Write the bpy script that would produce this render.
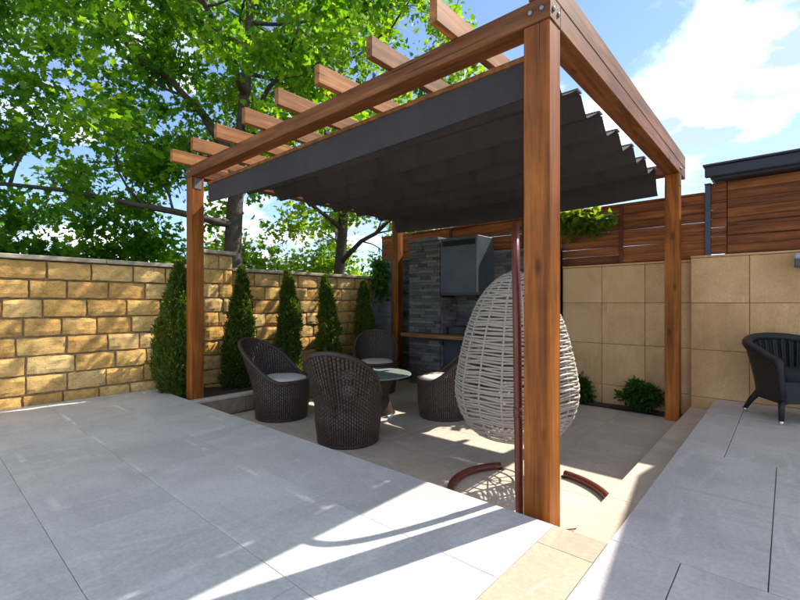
import bpy, bmesh, math, random
import numpy as np
from mathutils import Vector, Matrix, noise as mnoise

# ------------------------------------------------------------------ reset
for o in list(bpy.data.objects):
    bpy.data.objects.remove(o)
scene = bpy.context.scene
COL = scene.collection
rnd = random.Random(7)
PI = math.pi
R = math.radians

# ------------------------------------------------------------------ camera
cam_d = bpy.data.cameras.new('camera')
cam = bpy.data.objects.new('camera', cam_d)
COL.objects.link(cam)
cam.location = (0, 0, 1.19)
cam.rotation_euler = (R(90), 0, R(41.53))
cam_d.sensor_width = 36
cam_d.lens = 36 * 438 / 800
cam_d.shift_y = 0.00375
cam_d.clip_start = 0.05
cam_d.clip_end = 2000
scene.camera = cam

# ------------------------------------------------------------------ light
SUN_H = Vector((0.285, 0.85))           # horizontal sun offset per metre of height
SUN_EL = math.atan(1 / SUN_H.length)
SUN_AZ = math.atan2(SUN_H.x, SUN_H.y)   # clockwise from +Y
world = bpy.data.worlds.new('World')
scene.world = world
world.use_nodes = True
wt = world.node_tree
for n in list(wt.nodes):
    wt.nodes.remove(n)


def wn(kind, **kw):
    n = wt.nodes.new(kind)
    for k, v in kw.items():
        setattr(n, k, v)
    return n


w_out = wn('ShaderNodeOutputWorld')
w_bg = wn('ShaderNodeBackground')
w_bg.inputs['Strength'].default_value = 0.115
w_sky = wn('ShaderNodeTexSky', sky_type='NISHITA', sun_disc=False)
w_sky.sun_elevation = SUN_EL
w_sky.sun_rotation = SUN_AZ
w_sky.air_density = 0.62
w_sky.dust_density = 0.1
w_sky.ozone_density = 1.6
w_tc = wn('ShaderNodeTexCoord')
w_sep = wn('ShaderNodeSeparateXYZ')
wt.links.new(w_tc.outputs['Generated'], w_sep.inputs[0])
w_z = wn('ShaderNodeMath', operation='ADD')
wt.links.new(w_sep.outputs['Z'], w_z.inputs[0])
w_z.inputs[1].default_value = 0.22
w_zm = wn('ShaderNodeMath', operation='MAXIMUM')
wt.links.new(w_z.outputs[0], w_zm.inputs[0])
w_zm.inputs[1].default_value = 0.06
w_dx = wn('ShaderNodeMath', operation='DIVIDE')
w_dy = wn('ShaderNodeMath', operation='DIVIDE')
wt.links.new(w_sep.outputs['X'], w_dx.inputs[0])
wt.links.new(w_zm.outputs[0], w_dx.inputs[1])
wt.links.new(w_sep.outputs['Y'], w_dy.inputs[0])
wt.links.new(w_zm.outputs[0], w_dy.inputs[1])
w_cmb = wn('ShaderNodeCombineXYZ')
wt.links.new(w_dx.outputs[0], w_cmb.inputs[0])
wt.links.new(w_dy.outputs[0], w_cmb.inputs[1])
CLOUD_OFF = (-24.69, 18.04, 0.0)
w_map = wn('ShaderNodeMapping')
w_map.inputs['Location'].default_value = CLOUD_OFF
wt.links.new(w_cmb.outputs[0], w_map.inputs[0])
w_n1 = wn('ShaderNodeTexNoise')
w_n1.inputs['Scale'].default_value = 1.25
w_n1.inputs['Detail'].default_value = 9
w_n1.inputs['Roughness'].default_value = 0.56
w_n1.inputs['Distortion'].default_value = 0.25
wt.links.new(w_map.outputs[0], w_n1.inputs['Vector'])
w_r1 = wn('ShaderNodeValToRGB')
w_r1.color_ramp.elements[0].position = 0.49
w_r1.color_ramp.elements[1].position = 0.6
wt.links.new(w_n1.outputs['Fac'], w_r1.inputs[0])
w_n2 = wn('ShaderNodeTexNoise')
w_n2.inputs['Scale'].default_value = 3.0
w_n2.inputs['Detail'].default_value = 6
wt.links.new(w_map.outputs[0], w_n2.inputs['Vector'])
w_r2 = wn('ShaderNodeValToRGB')
w_r2.color_ramp.elements[0].position = 0.43
w_r2.color_ramp.elements[0].color = (2.3, 2.9, 3.7, 1)
w_r2.color_ramp.elements[1].position = 0.63
w_r2.color_ramp.elements[1].color = (10.5, 10.2, 9.8, 1)
wt.links.new(w_n2.outputs['Fac'], w_r2.inputs[0])
w_mix = wn('ShaderNodeMix', data_type='RGBA')
wt.links.new(w_r1.outputs[0], w_mix.inputs[0])
wt.links.new(w_sky.outputs[0], w_mix.inputs[6])
wt.links.new(w_r2.outputs[0], w_mix.inputs[7])
wt.links.new(w_mix.outputs[2], w_bg.inputs['Color'])
wt.links.new(w_bg.outputs[0], w_out.inputs['Surface'])

sun_d = bpy.data.lights.new('sun', 'SUN')
sun_d.energy = 3.1
sun_d.angle = R(0.53)
sun_d.color = (1.0, 0.93, 0.82)
sun = bpy.data.objects.new('sun', sun_d)
COL.objects.link(sun)
sun.location = (6, 12, 14)
sdir = Vector((SUN_H.x, SUN_H.y, 1.0)).normalized()
sun.rotation_euler = sdir.to_track_quat('Z', 'Y').to_euler()

vs = scene.view_settings
vs.view_transform = 'Standard'
vs.look = 'None'
vs.exposure = 1.48
vs.gamma = 1.0
vs.use_curve_mapping = False
try:
    scene.cycles.max_bounces = 10
    scene.cycles.diffuse_bounces = 5
    scene.cycles.transparent_max_bounces = 16
except Exception:
    pass

# ------------------------------------------------------------------ helpers: materials
MATS = {}


class NT:
    def __init__(self, name):
        self.m = bpy.data.materials.new(name)
        self.m.use_nodes = True
        self.t = self.m.node_tree
        self.b = self.t.nodes['Principled BSDF']
        self.out = self.t.nodes['Material Output']
        self._pos = None
        MATS[name] = self.m

    def n(self, kind, **kw):
        x = self.t.nodes.new(kind)
        for k, v in kw.items():
            setattr(x, k, v)
        return x

    def l(self, a, b):
        self.t.links.new(a, b)

    def pos(self):
        if self._pos is None:
            self._pos = self.n('ShaderNodeNewGeometry').outputs['Position']
        return self._pos

    def rand(self):
        return self.n('ShaderNodeObjectInfo').outputs['Random']

    def shifted(self, src, amount):
        """src vector + per-object random offset"""
        c = self.n('ShaderNodeMath', operation='MULTIPLY')
        self.l(self.rand(), c.inputs[0])
        c.inputs[1].default_value = amount
        a = self.n('ShaderNodeVectorMath', operation='ADD')
        self.l(src, a.inputs[0])
        self.l(c.outputs[0], a.inputs[1])
        return a.outputs[0]

    def mapping(self, src, scale=(1, 1, 1), rot=(0, 0, 0)):
        m = self.n('ShaderNodeMapping')
        m.inputs['Scale'].default_value = scale
        m.inputs['Rotation'].default_value = rot
        self.l(src, m.inputs[0])
        return m.outputs[0]

    def noise(self, src, scale, detail=4, rough=0.5, dist=0.0):
        x = self.n('ShaderNodeTexNoise')
        x.inputs['Scale'].default_value = scale
        x.inputs['Detail'].default_value = detail
        x.inputs['Roughness'].default_value = rough
        x.inputs['Distortion'].default_value = dist
        self.l(src, x.inputs['Vector'])
        return x.outputs['Fac']

    def ramp(self, fac, stops):
        x = self.n('ShaderNodeValToRGB')
        el = x.color_ramp.elements
        while len(el) < len(stops):
            el.new(0.5)
        for e, (p, c) in zip(el, stops):
            e.position = p
            e.color = (*c, 1) if len(c) == 3 else c
        self.l(fac, x.inputs[0])
        return x.outputs[0]

    def mix(self, fac, a, b, mode='MIX'):
        x = self.n('ShaderNodeMix', data_type='RGBA', blend_type=mode)
        for s, v in ((x.inputs[0], fac), (x.inputs[6], a), (x.inputs[7], b)):
            if isinstance(v, (int, float)):
                s.default_value = v
            elif isinstance(v, tuple):
                s.default_value = (*v, 1)
            else:
                self.l(v, s)
        return x.outputs[2]

    def bump(self, h, strength=0.3, dist=0.01, nrm=None):
        x = self.n('ShaderNodeBump')
        x.inputs['Strength'].default_value = strength
        x.inputs['Distance'].default_value = dist
        self.l(h, x.inputs['Height'])
        if nrm is not None:
            self.l(nrm, x.inputs['Normal'])
        self.l(x.outputs[0], self.b.inputs['Normal'])
        return x.outputs[0]

    def math(self, op, a, b=None):
        x = self.n('ShaderNodeMath', operation=op)
        for s, v in ((x.inputs[0], a), (x.inputs[1], b)):
            if v is None:
                continue
            if isinstance(v, (int, float)):
                s.default_value = v
            else:
                self.l(v, s)
        return x.outputs[0]

    def color(self, c):
        if isinstance(c, tuple):
            self.b.inputs['Base Color'].default_value = (*c, 1)
        else:
            self.l(c, self.b.inputs['Base Color'])

    def rough(self, r):
        if isinstance(r, (int, float)):
            self.b.inputs['Roughness'].default_value = r
        else:
            self.l(r, self.b.inputs['Roughness'])


def wood(name, axis, dark, light, rough=0.5):
    m = NT(name)
    sc = [30, 30, 30]
    sc[axis] = 1.6
    p = m.shifted(m.pos(), 37.0)
    q = m.mapping(p, tuple(sc))
    g = m.noise(q, 1.0, 5, 0.6, 0.6)
    sc2 = [7, 7, 7]
    sc2[axis] = 0.7
    g2 = m.noise(m.mapping(p, tuple(sc2)), 1.0, 3, 0.5, 1.2)
    c = m.ramp(g, [(0.3, dark), (0.52, tuple((a + b) / 2 for a, b in zip(dark, light))), (0.72, light)])
    c2 = m.ramp(g2, [(0.35, (0.66, 0.62, 0.6)), (0.65, (1.12, 1.1, 1.08))])
    c = m.mix(1.0, c, c2, 'MULTIPLY')
    # knots
    v = m.n('ShaderNodeTexVoronoi')
    v.inputs['Scale'].default_value = 1.0
    sc3 = [5, 5, 5]
    sc3[axis] = 2.2
    m.l(m.mapping(p, tuple(sc3)), v.inputs['Vector'])
    k = m.ramp(v.outputs['Distance'], [(0.05, (0.45, 0.38, 0.33)), (0.13, (1, 1, 1))])
    c = m.mix(1.0, c, k, 'MULTIPLY')
    sc4 = [42, 42, 42]
    sc4[axis] = 0.9
    ck = m.noise(m.mapping(p, tuple(sc4)), 1.0, 2, 0.4, 0.3)
    c = m.mix(m.ramp(ck, [(0.285, (0.8, 0.8, 0.8)), (0.315, (0, 0, 0))]), c, (0.03, 0.012, 0.006))
    blot = m.noise(p, 3.2, 5, 0.65, 0.5)
    c = m.mix(0.8, c, m.ramp(blot, [(0.3, (0.7, 0.68, 0.68)), (0.7, (1.18, 1.17, 1.15))]), 'MULTIPLY')
    rv = m.ramp(m.rand(), [(0.0, (0.72, 0.7, 0.7)), (1.0, (1.15, 1.1, 1.06))])
    c = m.mix(1.0, c, rv, 'MULTIPLY')
    m.color(c)
    m.rough(rough + 0.1)
    m.b.inputs['Specular IOR Level'].default_value = 0.25
    m.bump(g, 0.25, 0.003)
    return m.m


WD, WL = (0.16, 0.056, 0.019), (0.43, 0.175, 0.056)
wood('pergola_wood_x', 0, WD, WL)
wood('pergola_wood_y', 1, WD, WL)
wood('pergola_wood_z', 2, (0.22, 0.064, 0.010), (0.55, 0.195, 0.03), 0.4)
wood('rafter_wood', 1, (0.22, 0.085, 0.023), (0.52, 0.24, 0.075))
wood('fence_wood', 0, (0.18, 0.058, 0.018), (0.52, 0.20, 0.066), 0.55)
wood('fence_wood_post', 2, (0.1, 0.034, 0.016), (0.24, 0.085, 0.034), 0.55)
wood('counter_wood', 0, (0.2, 0.1, 0.045), (0.46, 0.27, 0.13), 0.45)


def stone_tile(name, base, vein, dark, rough=0.45, shift=23.0, warm=0.0, vscale=1.0):
    m = NT(name)
    p = m.shifted(m.pos(), shift)
    big = m.noise(p, 1.7 * vscale, 6, 0.6, 0.8)
    c = m.ramp(big, [(0.3, dark), (0.5, base), (0.72, vein)])
    st = m.noise(m.mapping(p, (7, 1.6, 1), (0, 0, R(32))), 1.0 * vscale, 7, 0.65, 1.4)
    c = m.mix(m.ramp(st, [(0.52, (0, 0, 0)), (0.66, (0.75, 0.75, 0.75))]), c, vein)
    st2 = m.noise(m.mapping(p, (1.4, 8, 1), (0, 0, R(20))), 0.9 * vscale, 7, 0.7, 1.0)
    c = m.mix(m.ramp(st2, [(0.54, (0, 0, 0)), (0.68, (0.7, 0.7, 0.7))]), c, dark)
    fine = m.noise(p, 60, 4, 0.6)
    c = m.mix(0.35, c, m.ramp(fine, [(0.35, (0.72, 0.72, 0.72)), (0.65, (1.2, 1.2, 1.2))]), 'MULTIPLY')
    rv = m.ramp(m.rand(), [(0.0, (0.96, 0.96, 0.96)), (1.0, (1.03, 1.03, 1.025))])
    c = m.mix(1.0, c, rv, 'MULTIPLY')
    m.color(c)
    m.rough(m.ramp(big, [(0.3, (rough + 0.12,) * 3), (0.7, (rough - 0.06,) * 3)]))
    hb = m.math('ADD', m.math('MULTIPLY', st, 0.6), m.math('MULTIPLY', fine, 0.25))
    m.bump(hb, 0.12, 0.004)
    return m.m


stone_tile('grey_slab', (0.51, 0.505, 0.495), (0.60, 0.595, 0.585), (0.43, 0.425, 0.42))
stone_tile('beige_slab', (0.43, 0.35, 0.255), (0.5, 0.42, 0.32), (0.37, 0.3, 0.22), 0.5)
stone_tile('patio_slab', (0.56, 0.475, 0.38), (0.64, 0.555, 0.455), (0.48, 0.405, 0.32), 0.5)
stone_tile('side_slab', (0.58, 0.545, 0.515), (0.68, 0.645, 0.615), (0.49, 0.46, 0.435), 0.5)
stone_tile('wall_slab', (0.72, 0.43, 0.19), (0.80, 0.51, 0.25), (0.59, 0.345, 0.145), 0.6, 11.0)


def simple(name, c, rough=0.6, nscale=20, amt=0.25, bump=0.1, metallic=0.0, spec=None):
    m = NT(name)
    f = m.noise(m.pos(), nscale, 5, 0.6)
    lo = tuple(x * (1 - amt) for x in c)
    hi = tuple(min(1, x * (1 + amt)) for x in c)
    m.color(m.ramp(f, [(0.3, lo), (0.7, hi)]))
    m.rough(rough)
    m.b.inputs['Metallic'].default_value = metallic
    if spec is not None:
        m.b.inputs['Specular IOR Level'].default_value = spec
    if bump:
        m.bump(f, bump, 0.01)
    return m.m


simple('grout', (0.26, 0.23, 0.19), 0.9, 40)
simple('concrete', (0.36, 0.355, 0.35), 0.85, 8)
simple('mortar', (0.30, 0.205, 0.115), 0.95, 25, 0.35, 0.4)
simple('coping', (0.46, 0.38, 0.27), 0.85, 12, 0.3, 0.3)
simple('soil', (0.06, 0.042, 0.03), 0.95, 35, 0.5, 0.8)
m = NT('canopy_fabric')
f = m.noise(m.pos(), 260, 3, 0.6)
g = m.noise(m.mapping(m.pos(), (6, 1.5, 1.5)), 1.4, 5, 0.6, 0.6)
st = m.noise(m.pos(), 1.3, 5, 0.6)
c = m.ramp(f, [(0.3, (0.05, 0.043, 0.044)), (0.7, (0.078, 0.067, 0.067))])
c = m.mix(1.0, c, m.ramp(st, [(0.3, (0.82, 0.82, 0.82)), (0.7, (1.2, 1.18, 1.15))]), 'MULTIPLY')
m.color(c)
m.rough(0.8)
m.b.inputs['Specular IOR Level'].default_value = 0.2
m.bump(g, 0.5, 0.03)
tr = m.n('ShaderNodeBsdfTranslucent')
m.l(c, tr.inputs['Color'])
mx = m.n('ShaderNodeMixShader')
mx.inputs[0].default_value = 0.015
m.l(m.b.outputs[0], mx.inputs[1])
m.l(tr.outputs[0], mx.inputs[2])
m.l(mx.outputs[0], m.out.inputs['Surface'])
simple('canopy_trim', (0.2, 0.2, 0.21), 0.5, 30, 0.1, 0)
simple('dark_metal', (0.045, 0.05, 0.058), 0.45, 6, 0.2, 0.03, 0.0)
simple('hood_metal', (0.07, 0.078, 0.088), 0.45, 4, 0.2, 0.02, 0.0)
simple('black_void', (0.012, 0.012, 0.012), 0.8, 10, 0.2, 0)
simple('stand_paint', (0.15, 0.035, 0.022), 0.28, 60, 0.25, 0.04)
simple('cream_strand', (0.42, 0.365, 0.30), 0.55, 90, 0.15, 0.1)
simple('cushion_fabric', (0.62, 0.58, 0.52), 0.9, 160, 0.12, 0.15)
simple('dark_cushion', (0.022, 0.023, 0.03), 0.85, 160, 0.2, 0.15)
simple('chrome', (0.75, 0.75, 0.75), 0.18, 10, 0.05, 0, 1.0)
simple('blue_post', (0.075, 0.085, 0.12), 0.5, 15, 0.2, 0.05)
simple('roof_dark', (0.03, 0.034, 0.048), 0.5, 9, 0.25, 0.1)
simple('roof_grey', (0.10, 0.10, 0.11), 0.8, 12, 0.2, 0.2)
simple('house_plaster', (0.62, 0.59, 0.54), 0.9, 14, 0.06, 0.15)
simple('pale_plastic', (0.42, 0.45, 0.42), 0.4, 10, 0.1, 0)
simple('curb_stone', (0.33, 0.24, 0.16), 0.8, 14, 0.25, 0.25)
simple('curb_cap', (0.52, 0.48, 0.41), 0.75, 20, 0.15, 0.2)
simple('block_stone', (0.15, 0.16, 0.175), 0.8, 9, 0.3, 0.3)
simple('steel_tool', (0.3, 0.3, 0.31), 0.35, 20, 0.15, 0, 0.9)

# stacked grey stone of the kitchen
m = NT('stack_stone')
isl = m.n('ShaderNodeNewGeometry').outputs['Random Per Island']
f = m.noise(m.pos(), 24, 5, 0.65)
c = m.ramp(isl, [(0.0, (0.055, 0.05, 0.048)), (0.45, (0.12, 0.105, 0.095)), (0.8, (0.19, 0.165, 0.145)), (1.0, (0.1, 0.105, 0.115))])
c = m.mix(1.0, c, m.ramp(f, [(0.3, (0.65, 0.65, 0.65)), (0.7, (1.25, 1.25, 1.25))]), 'MULTIPLY')
m.color(c)
m.rough(0.85)
m.bump(f, 0.5, 0.01)

# rough limestone bricks
m = NT('limestone_brick')
p = m.shifted(m.pos(), 9.0)
f = m.noise(p, 9, 7, 0.7, 0.4)
g = m.noise(m.mapping(p, (1, 1, 2.4), (R(35), 0, 0)), 30, 7, 0.75, 1.4)
c = m.ramp(m.rand(), [(0.0, (0.64, 0.36, 0.10)), (0.35, (0.80, 0.49, 0.15)), (0.7, (0.84, 0.58, 0.24)), (1.0, (0.78, 0.44, 0.10))])
c = m.mix(1.0, c, m.ramp(f, [(0.28, (0.55, 0.5, 0.45)), (0.5, (1, 1, 1)), (0.72, (1.25, 1.22, 1.15))]), 'MULTIPLY')
c = m.mix(m.ramp(g, [(0.54, (0, 0, 0)), (0.64, (0.75, 0.75, 0.75))]), c, (0.2, 0.11, 0.045))
m.color(c)
m.rough(0.92)
hh = m.math('ADD', m.math('MULTIPLY', f, 0.8), m.math('MULTIPLY', g, -0.6))
m.bump(hh, 0.85, 0.016)


# wicker: weave from uv
def wicker(name, c_lo, c_hi, nu, nv, rough=0.45, open_from=None):
    m = NT(name)
    uv = m.n('ShaderNodeUVMap').outputs[0]
    sp = m.n('ShaderNodeSeparateXYZ')
    m.l(uv, sp.inputs[0])
    u = m.math('MULTIPLY', sp.outputs[0], nu)
    v = m.math('MULTIPLY', sp.outputs[1], nv)
    odd = m.math('MODULO', m.math('FLOOR', u), 2.0)
    vv_ = m.math('ADD', v, m.math('MULTIPLY', odd, 0.5))
    su = m.math('ABSOLUTE', m.math('SINE', m.math('MULTIPLY', u, PI)))
    sv = m.math('ABSOLUTE', m.math('SINE', m.math('MULTIPLY', vv_, PI)))
    h = m.math('MULTIPLY', m.math('POWER', su, 0.7), m.math('ADD', m.math('MULTIPLY', m.math('POWER', sv, 0.6), 0.6), 0.4))
    nz = m.noise(m.pos(), 30, 4)
    col = m.ramp(h, [(0.12, tuple(x * 0.3 for x in c_lo)), (0.5, c_lo), (1.0, c_hi)])
    col = m.mix(1.0, col, m.ramp(nz, [(0.3, (0.6, 0.6, 0.6)), (0.7, (1.35, 1.3, 1.25))]), 'MULTIPLY')
    m.color(col)
    m.rough(rough)
    m.bump(h, 0.9, 0.008)
    if open_from is not None:      # open weave: slots between the canes above the seat
        hole = m.math('MULTIPLY', m.math('LESS_THAN', su, 0.42), m.math('GREATER_THAN', sv, 0.25))
        hole = m.math('MULTIPLY', hole, m.math('GREATER_THAN', sp.outputs[1], open_from))
        tp = m.n('ShaderNodeBsdfTransparent')
        mx = m.n('ShaderNodeMixShader')
        m.l(hole, mx.inputs[0])
        m.l(m.b.outputs[0], mx.inputs[1])
        m.l(tp.outputs[0], mx.inputs[2])
        m.l(mx.outputs[0], m.out.inputs['Surface'])
    return m.m


wicker('brown_wicker', (0.045, 0.031, 0.025), (0.11, 0.076, 0.062), 84, 26, 0.42, 0.56)
wicker('drum_wicker', (0.045, 0.031, 0.025), (0.11, 0.076, 0.062), 70, 30, 0.42)
wicker('navy_wicker', (0.011, 0.011, 0.015), (0.028, 0.027, 0.034), 90, 30)
simple('brown_braid', (0.06, 0.036, 0.027), 0.45, 120, 0.35, 0.5)
simple('navy_braid', (0.014, 0.0135, 0.018), 0.45, 120, 0.35, 0.5)

# frosted table glass
m = NT('table_glass')
m.color((0.42, 0.5, 0.45))
m.rough(0.12)
m.b.inputs['Transmission Weight'].default_value = 0.35
m.b.inputs['IOR'].default_value = 1.45
# window pane
m = NT('window_glass')
m.color((0.05, 0.06, 0.07))
m.rough(0.05)
m.b.inputs['Specular IOR Level'].default_value = 0.8


def leafmat(name, stops, trans=0.4, rough=0.45):
    m = NT(name)
    isl = m.n('ShaderNodeNewGeometry').outputs['Random Per Island']
    c = m.ramp(isl, stops)
    big = m.noise(m.pos(), 0.9, 3)
    c = m.mix(1.0, c, m.ramp(big, [(0.32, (0.72, 0.8, 0.8)), (0.68, (1.25, 1.15, 1.0))]), 'MULTIPLY')
    m.color(c)
    m.rough(rough)
    m.b.inputs['Specular IOR Level'].default_value = 0.22
    tr = m.n('ShaderNodeBsdfTranslucent')
    tc = m.mix(1.0, c, (2.1, 2.0, 0.8), 'MULTIPLY')
    m.l(tc, tr.inputs['Color'])
    mx = m.n('ShaderNodeMixShader')
    mx.inputs[0].default_value = trans
    m.l(m.b.outputs[0], mx.inputs[1])
    m.l(tr.outputs[0], mx.inputs[2])
    m.l(mx.outputs[0], m.out.inputs['Surface'])
    return m.m


leafmat('leaf_oak', [(0.0, (0.055, 0.15, 0.012)), (0.6, (0.12, 0.26, 0.018)), (1.0, (0.24, 0.37, 0.025))], 0.6)
leafmat('leaf_deep', [(0.0, (0.04, 0.13, 0.016)), (0.6, (0.08, 0.205, 0.022)), (1.0, (0.17, 0.31, 0.026))], 0.55)
leafmat('leaf_bright', [(0.0, (0.075, 0.165, 0.013)), (0.6, (0.15, 0.25, 0.02)), (1.0, (0.25, 0.33, 0.03))], 0.6)
leafmat('leaf_thuja', [(0.0, (0.045, 0.085, 0.014)), (0.7, (0.09, 0.15, 0.022)), (1.0, (0.16, 0.21, 0.035))], 0.35, 0.55)
leafmat('leaf_shrub', [(0.0, (0.03, 0.09, 0.016)), (0.7, (0.06, 0.15, 0.024)), (1.0, (0.11, 0.21, 0.03))], 0.35, 0.4)
leafmat('leaf_vine', [(0.0, (0.09, 0.16, 0.025)), (0.6, (0.16, 0.24, 0.035)), (1.0, (0.24, 0.3, 0.05))], 0.5, 0.4)
simple('bark', (0.085, 0.06, 0.045), 0.95, 14, 0.45, 0.9)
simple('grass_ground', (0.05, 0.075, 0.022), 0.95, 6, 0.4, 0.5)


# ------------------------------------------------------------------ helpers: geometry
def tag(o, label=None, cat=None, group=None, kind=None):
    if label:
        o['label'] = label
    if cat:
        o['category'] = cat
    if group:
        o['group'] = group
    if kind:
        o['kind'] = kind
    return o


def empty(name, loc, label=None, cat=None, group=None, rz=0):
    o = bpy.data.objects.new(name, None)
    o.location = loc
    o.rotation_euler = (0, 0, rz)
    o.empty_display_size = 0.1
    COL.objects.link(o)
    tag(o, label, cat, group)
    return o


class MB:
    """collects verts / faces / uvs"""

    def __init__(self):
        self.v, self.f, self.uv = [], [], {}

    def add(self, vs_, fs_, uvs=None):
        b = len(self.v)
        self.v += [tuple(p) for p in vs_]
        for i, f in enumerate(fs_):
            if uvs:
                self.uv[len(self.f)] = uvs[i]
            self.f.append(tuple(b + j for j in f))
        return self

    def box(self, lo, hi, ch=0.0):
        x0, y0, z0 = lo
        x1, y1, z1 = hi
        if ch <= 0:
            vv = [(x, y, z) for z in (z0, z1) for y in (y0, y1) for x in (x0, x1)]
            ff = [(0, 2, 3, 1), (4, 5, 7, 6), (0, 1, 5, 4), (1, 3, 7, 5), (3, 2, 6, 7), (2, 0, 4, 6)]
            return self.add(vv, ff)
        bm = bmesh.new()
        bmesh.ops.create_cube(bm, size=1.0)
        for q in bm.verts:
            q.co = Vector(((x0 + x1) / 2 + q.co.x * (x1 - x0), (y0 + y1) / 2 + q.co.y * (y1 - y0), (z0 + z1) / 2 + q.co.z * (z1 - z0)))
        bmesh.ops.bevel(bm, geom=bm.edges[:], offset=ch, segments=1, affect='EDGES', profile=0.5)
        bm.verts.index_update()
        self.add([q.co for q in bm.verts], [[q.index for q in f.verts] for f in bm.faces])
        bm.free()
        return self

    def tube(self, pts, rad, n=8, closed=False, flat=1.0, cap=True):
        pts = [Vector(p) for p in pts]
        m_ = len(pts)
        rr = rad if isinstance(rad, (list, tuple)) else [rad] * m_
        up0 = Vector((0, 0, 1))
        rings = []
        prev = None
        for i, p in enumerate(pts):
            a = pts[(i - 1) % m_] if (closed or i > 0) else p
            b = pts[(i + 1) % m_] if (closed or i < m_ - 1) else p
            t = (b - a)
            if t.length < 1e-9:
                t = Vector((0, 0, 1))
            t.normalize()
            if prev is None:
                s = t.cross(up0)
                if s.length < 0.05:
                    s = t.cross(Vector((1, 0, 0)))
                s.normalize()
            else:
                s = prev - t * prev.dot(t)
                s.normalize()
            prev = s
            w = s.cross(t).normalized()
            rings.append([p + s * math.cos(2 * PI * k / n) * rr[i] + w * math.sin(2 * PI * k / n) * rr[i] * flat for k in range(n)])
        vv = [q for r_ in rings for q in r_]
        ff = []
        for i in range(m_ if closed else m_ - 1):
            j = (i + 1) % m_
            for k in range(n):
                k2 = (k + 1) % n
                ff.append((i * n + k, i * n + k2, j * n + k2, j * n + k))
        if not closed and cap:
            ff.append(tuple(range(n))[::-1])
            ff.append(tuple((m_ - 1) * n + k for k in range(n)))
        return self.add(vv, ff)

    def lathe(self, prof, n=24, c=(0, 0, 0), capb=True, capt=True):
        vv, ff = [], []
        for (r_, z) in prof:
            for k in range(n):
                a = 2 * PI * k / n
                vv.append((c[0] + r_ * math.cos(a), c[1] + r_ * math.sin(a), c[2] + z))
        for i in range(len(prof) - 1):
            for k in range(n):
                k2 = (k + 1) % n
                ff.append((i * n + k, i * n + k2, (i + 1) * n + k2, (i + 1) * n + k))
        if capb:
            ff.append(tuple(range(n))[::-1])
        if capt:
            ff.append(tuple((len(prof) - 1) * n + k for k in range(n)))
        return self.add(vv, ff)

    def mesh(self, name, mat, smooth=False):
        me = bpy.data.meshes.new(name)
        me.from_pydata(self.v, [], self.f)
        if self.uv:
            lay = me.uv_layers.new(name='UVMap')
            for pi, poly in enumerate(me.polygons):
                u = self.uv.get(pi)
                if u:
                    for li, q in zip(poly.loop_indices, u):
                        lay.data[li].uv = q
        me.materials.append(MATS[mat])
        if smooth:
            me.polygons.foreach_set('use_smooth', [True] * len(me.polygons))
        me.update()
        return me

    def build(self, name, mat, parent=None, local=False, smooth=False):
        return link(name, self.mesh(name, mat, smooth), parent, local)


def link(name, me, parent=None, local=False, loc=None):
    o = bpy.data.objects.new(name, me)
    COL.objects.link(o)
    if loc is not None:
        o.location = loc
    if parent is not None:
        o.parent = parent
        if not local:
            q = parent
            T = Matrix.Identity(4)
            chain = []
            while q is not None:
                chain.append(q)
                q = q.parent
            W = Matrix.Identity(4)
            for q in reversed(chain):
                W = W @ q.matrix_parent_inverse @ Matrix.LocRotScale(q.location, q.rotation_euler, q.scale)
            o.matrix_parent_inverse = W.inverted()
    return o


def copy_tree(o, parent=None):
    c_ = o.copy()
    COL.objects.link(c_)
    if parent is not None:
        c_.parent = parent
    for ch in list(o.children):
        copy_tree(ch, c_)
    return c_


def smoothstep(a, b, x):
    t = max(0.0, min(1.0, (x - a) / (b - a)))
    return t * t * (3 - 2 * t)


def interp(tab, x):
    if x <= tab[0][0]:
        return tab[0][1]
    for (a, va), (b, vb) in zip(tab, tab[1:]):
        if x <= b:
            return va + (vb - va) * (x - a) / (b - a)
    return tab[-1][1]


def catmull(pts, n=6):
    P = [Vector(p) for p in pts]
    P = [P[0] * 2 - P[1]] + P + [P[-1] * 2 - P[-2]]
    out = []
    for i in range(1, len(P) - 2):
        for k in range(n):
            t = k / n
            a, b, c_, d = P[i - 1], P[i], P[i + 1], P[i + 2]
            out.append(0.5 * ((2 * b) + (-a + c_) * t + (2 * a - 5 * b + 4 * c_ - d) * t * t + (-a + 3 * b - 3 * c_ + d) * t ** 3))
    out.append(P[-2])
    return out


# ------------------------------------------------------------------ levels and lines
DECK = 0.22          # raised terrace above the sunken patio
STEP = 0.11
EDGE_Y = 1.88        # near terrace edge
EDGE_X = -0.545      # side terrace edge
STEP_X = -0.76
WALL_X = -5.40
BACK_Y = 5.50

# ------------------------------------------------------------------ setting: ground
tag(MB().box((-300, -300, -0.6), (300, 300, -0.12)).build('ground', 'grass_ground'), kind='structure')

TILE_CACHE = {}


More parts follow.
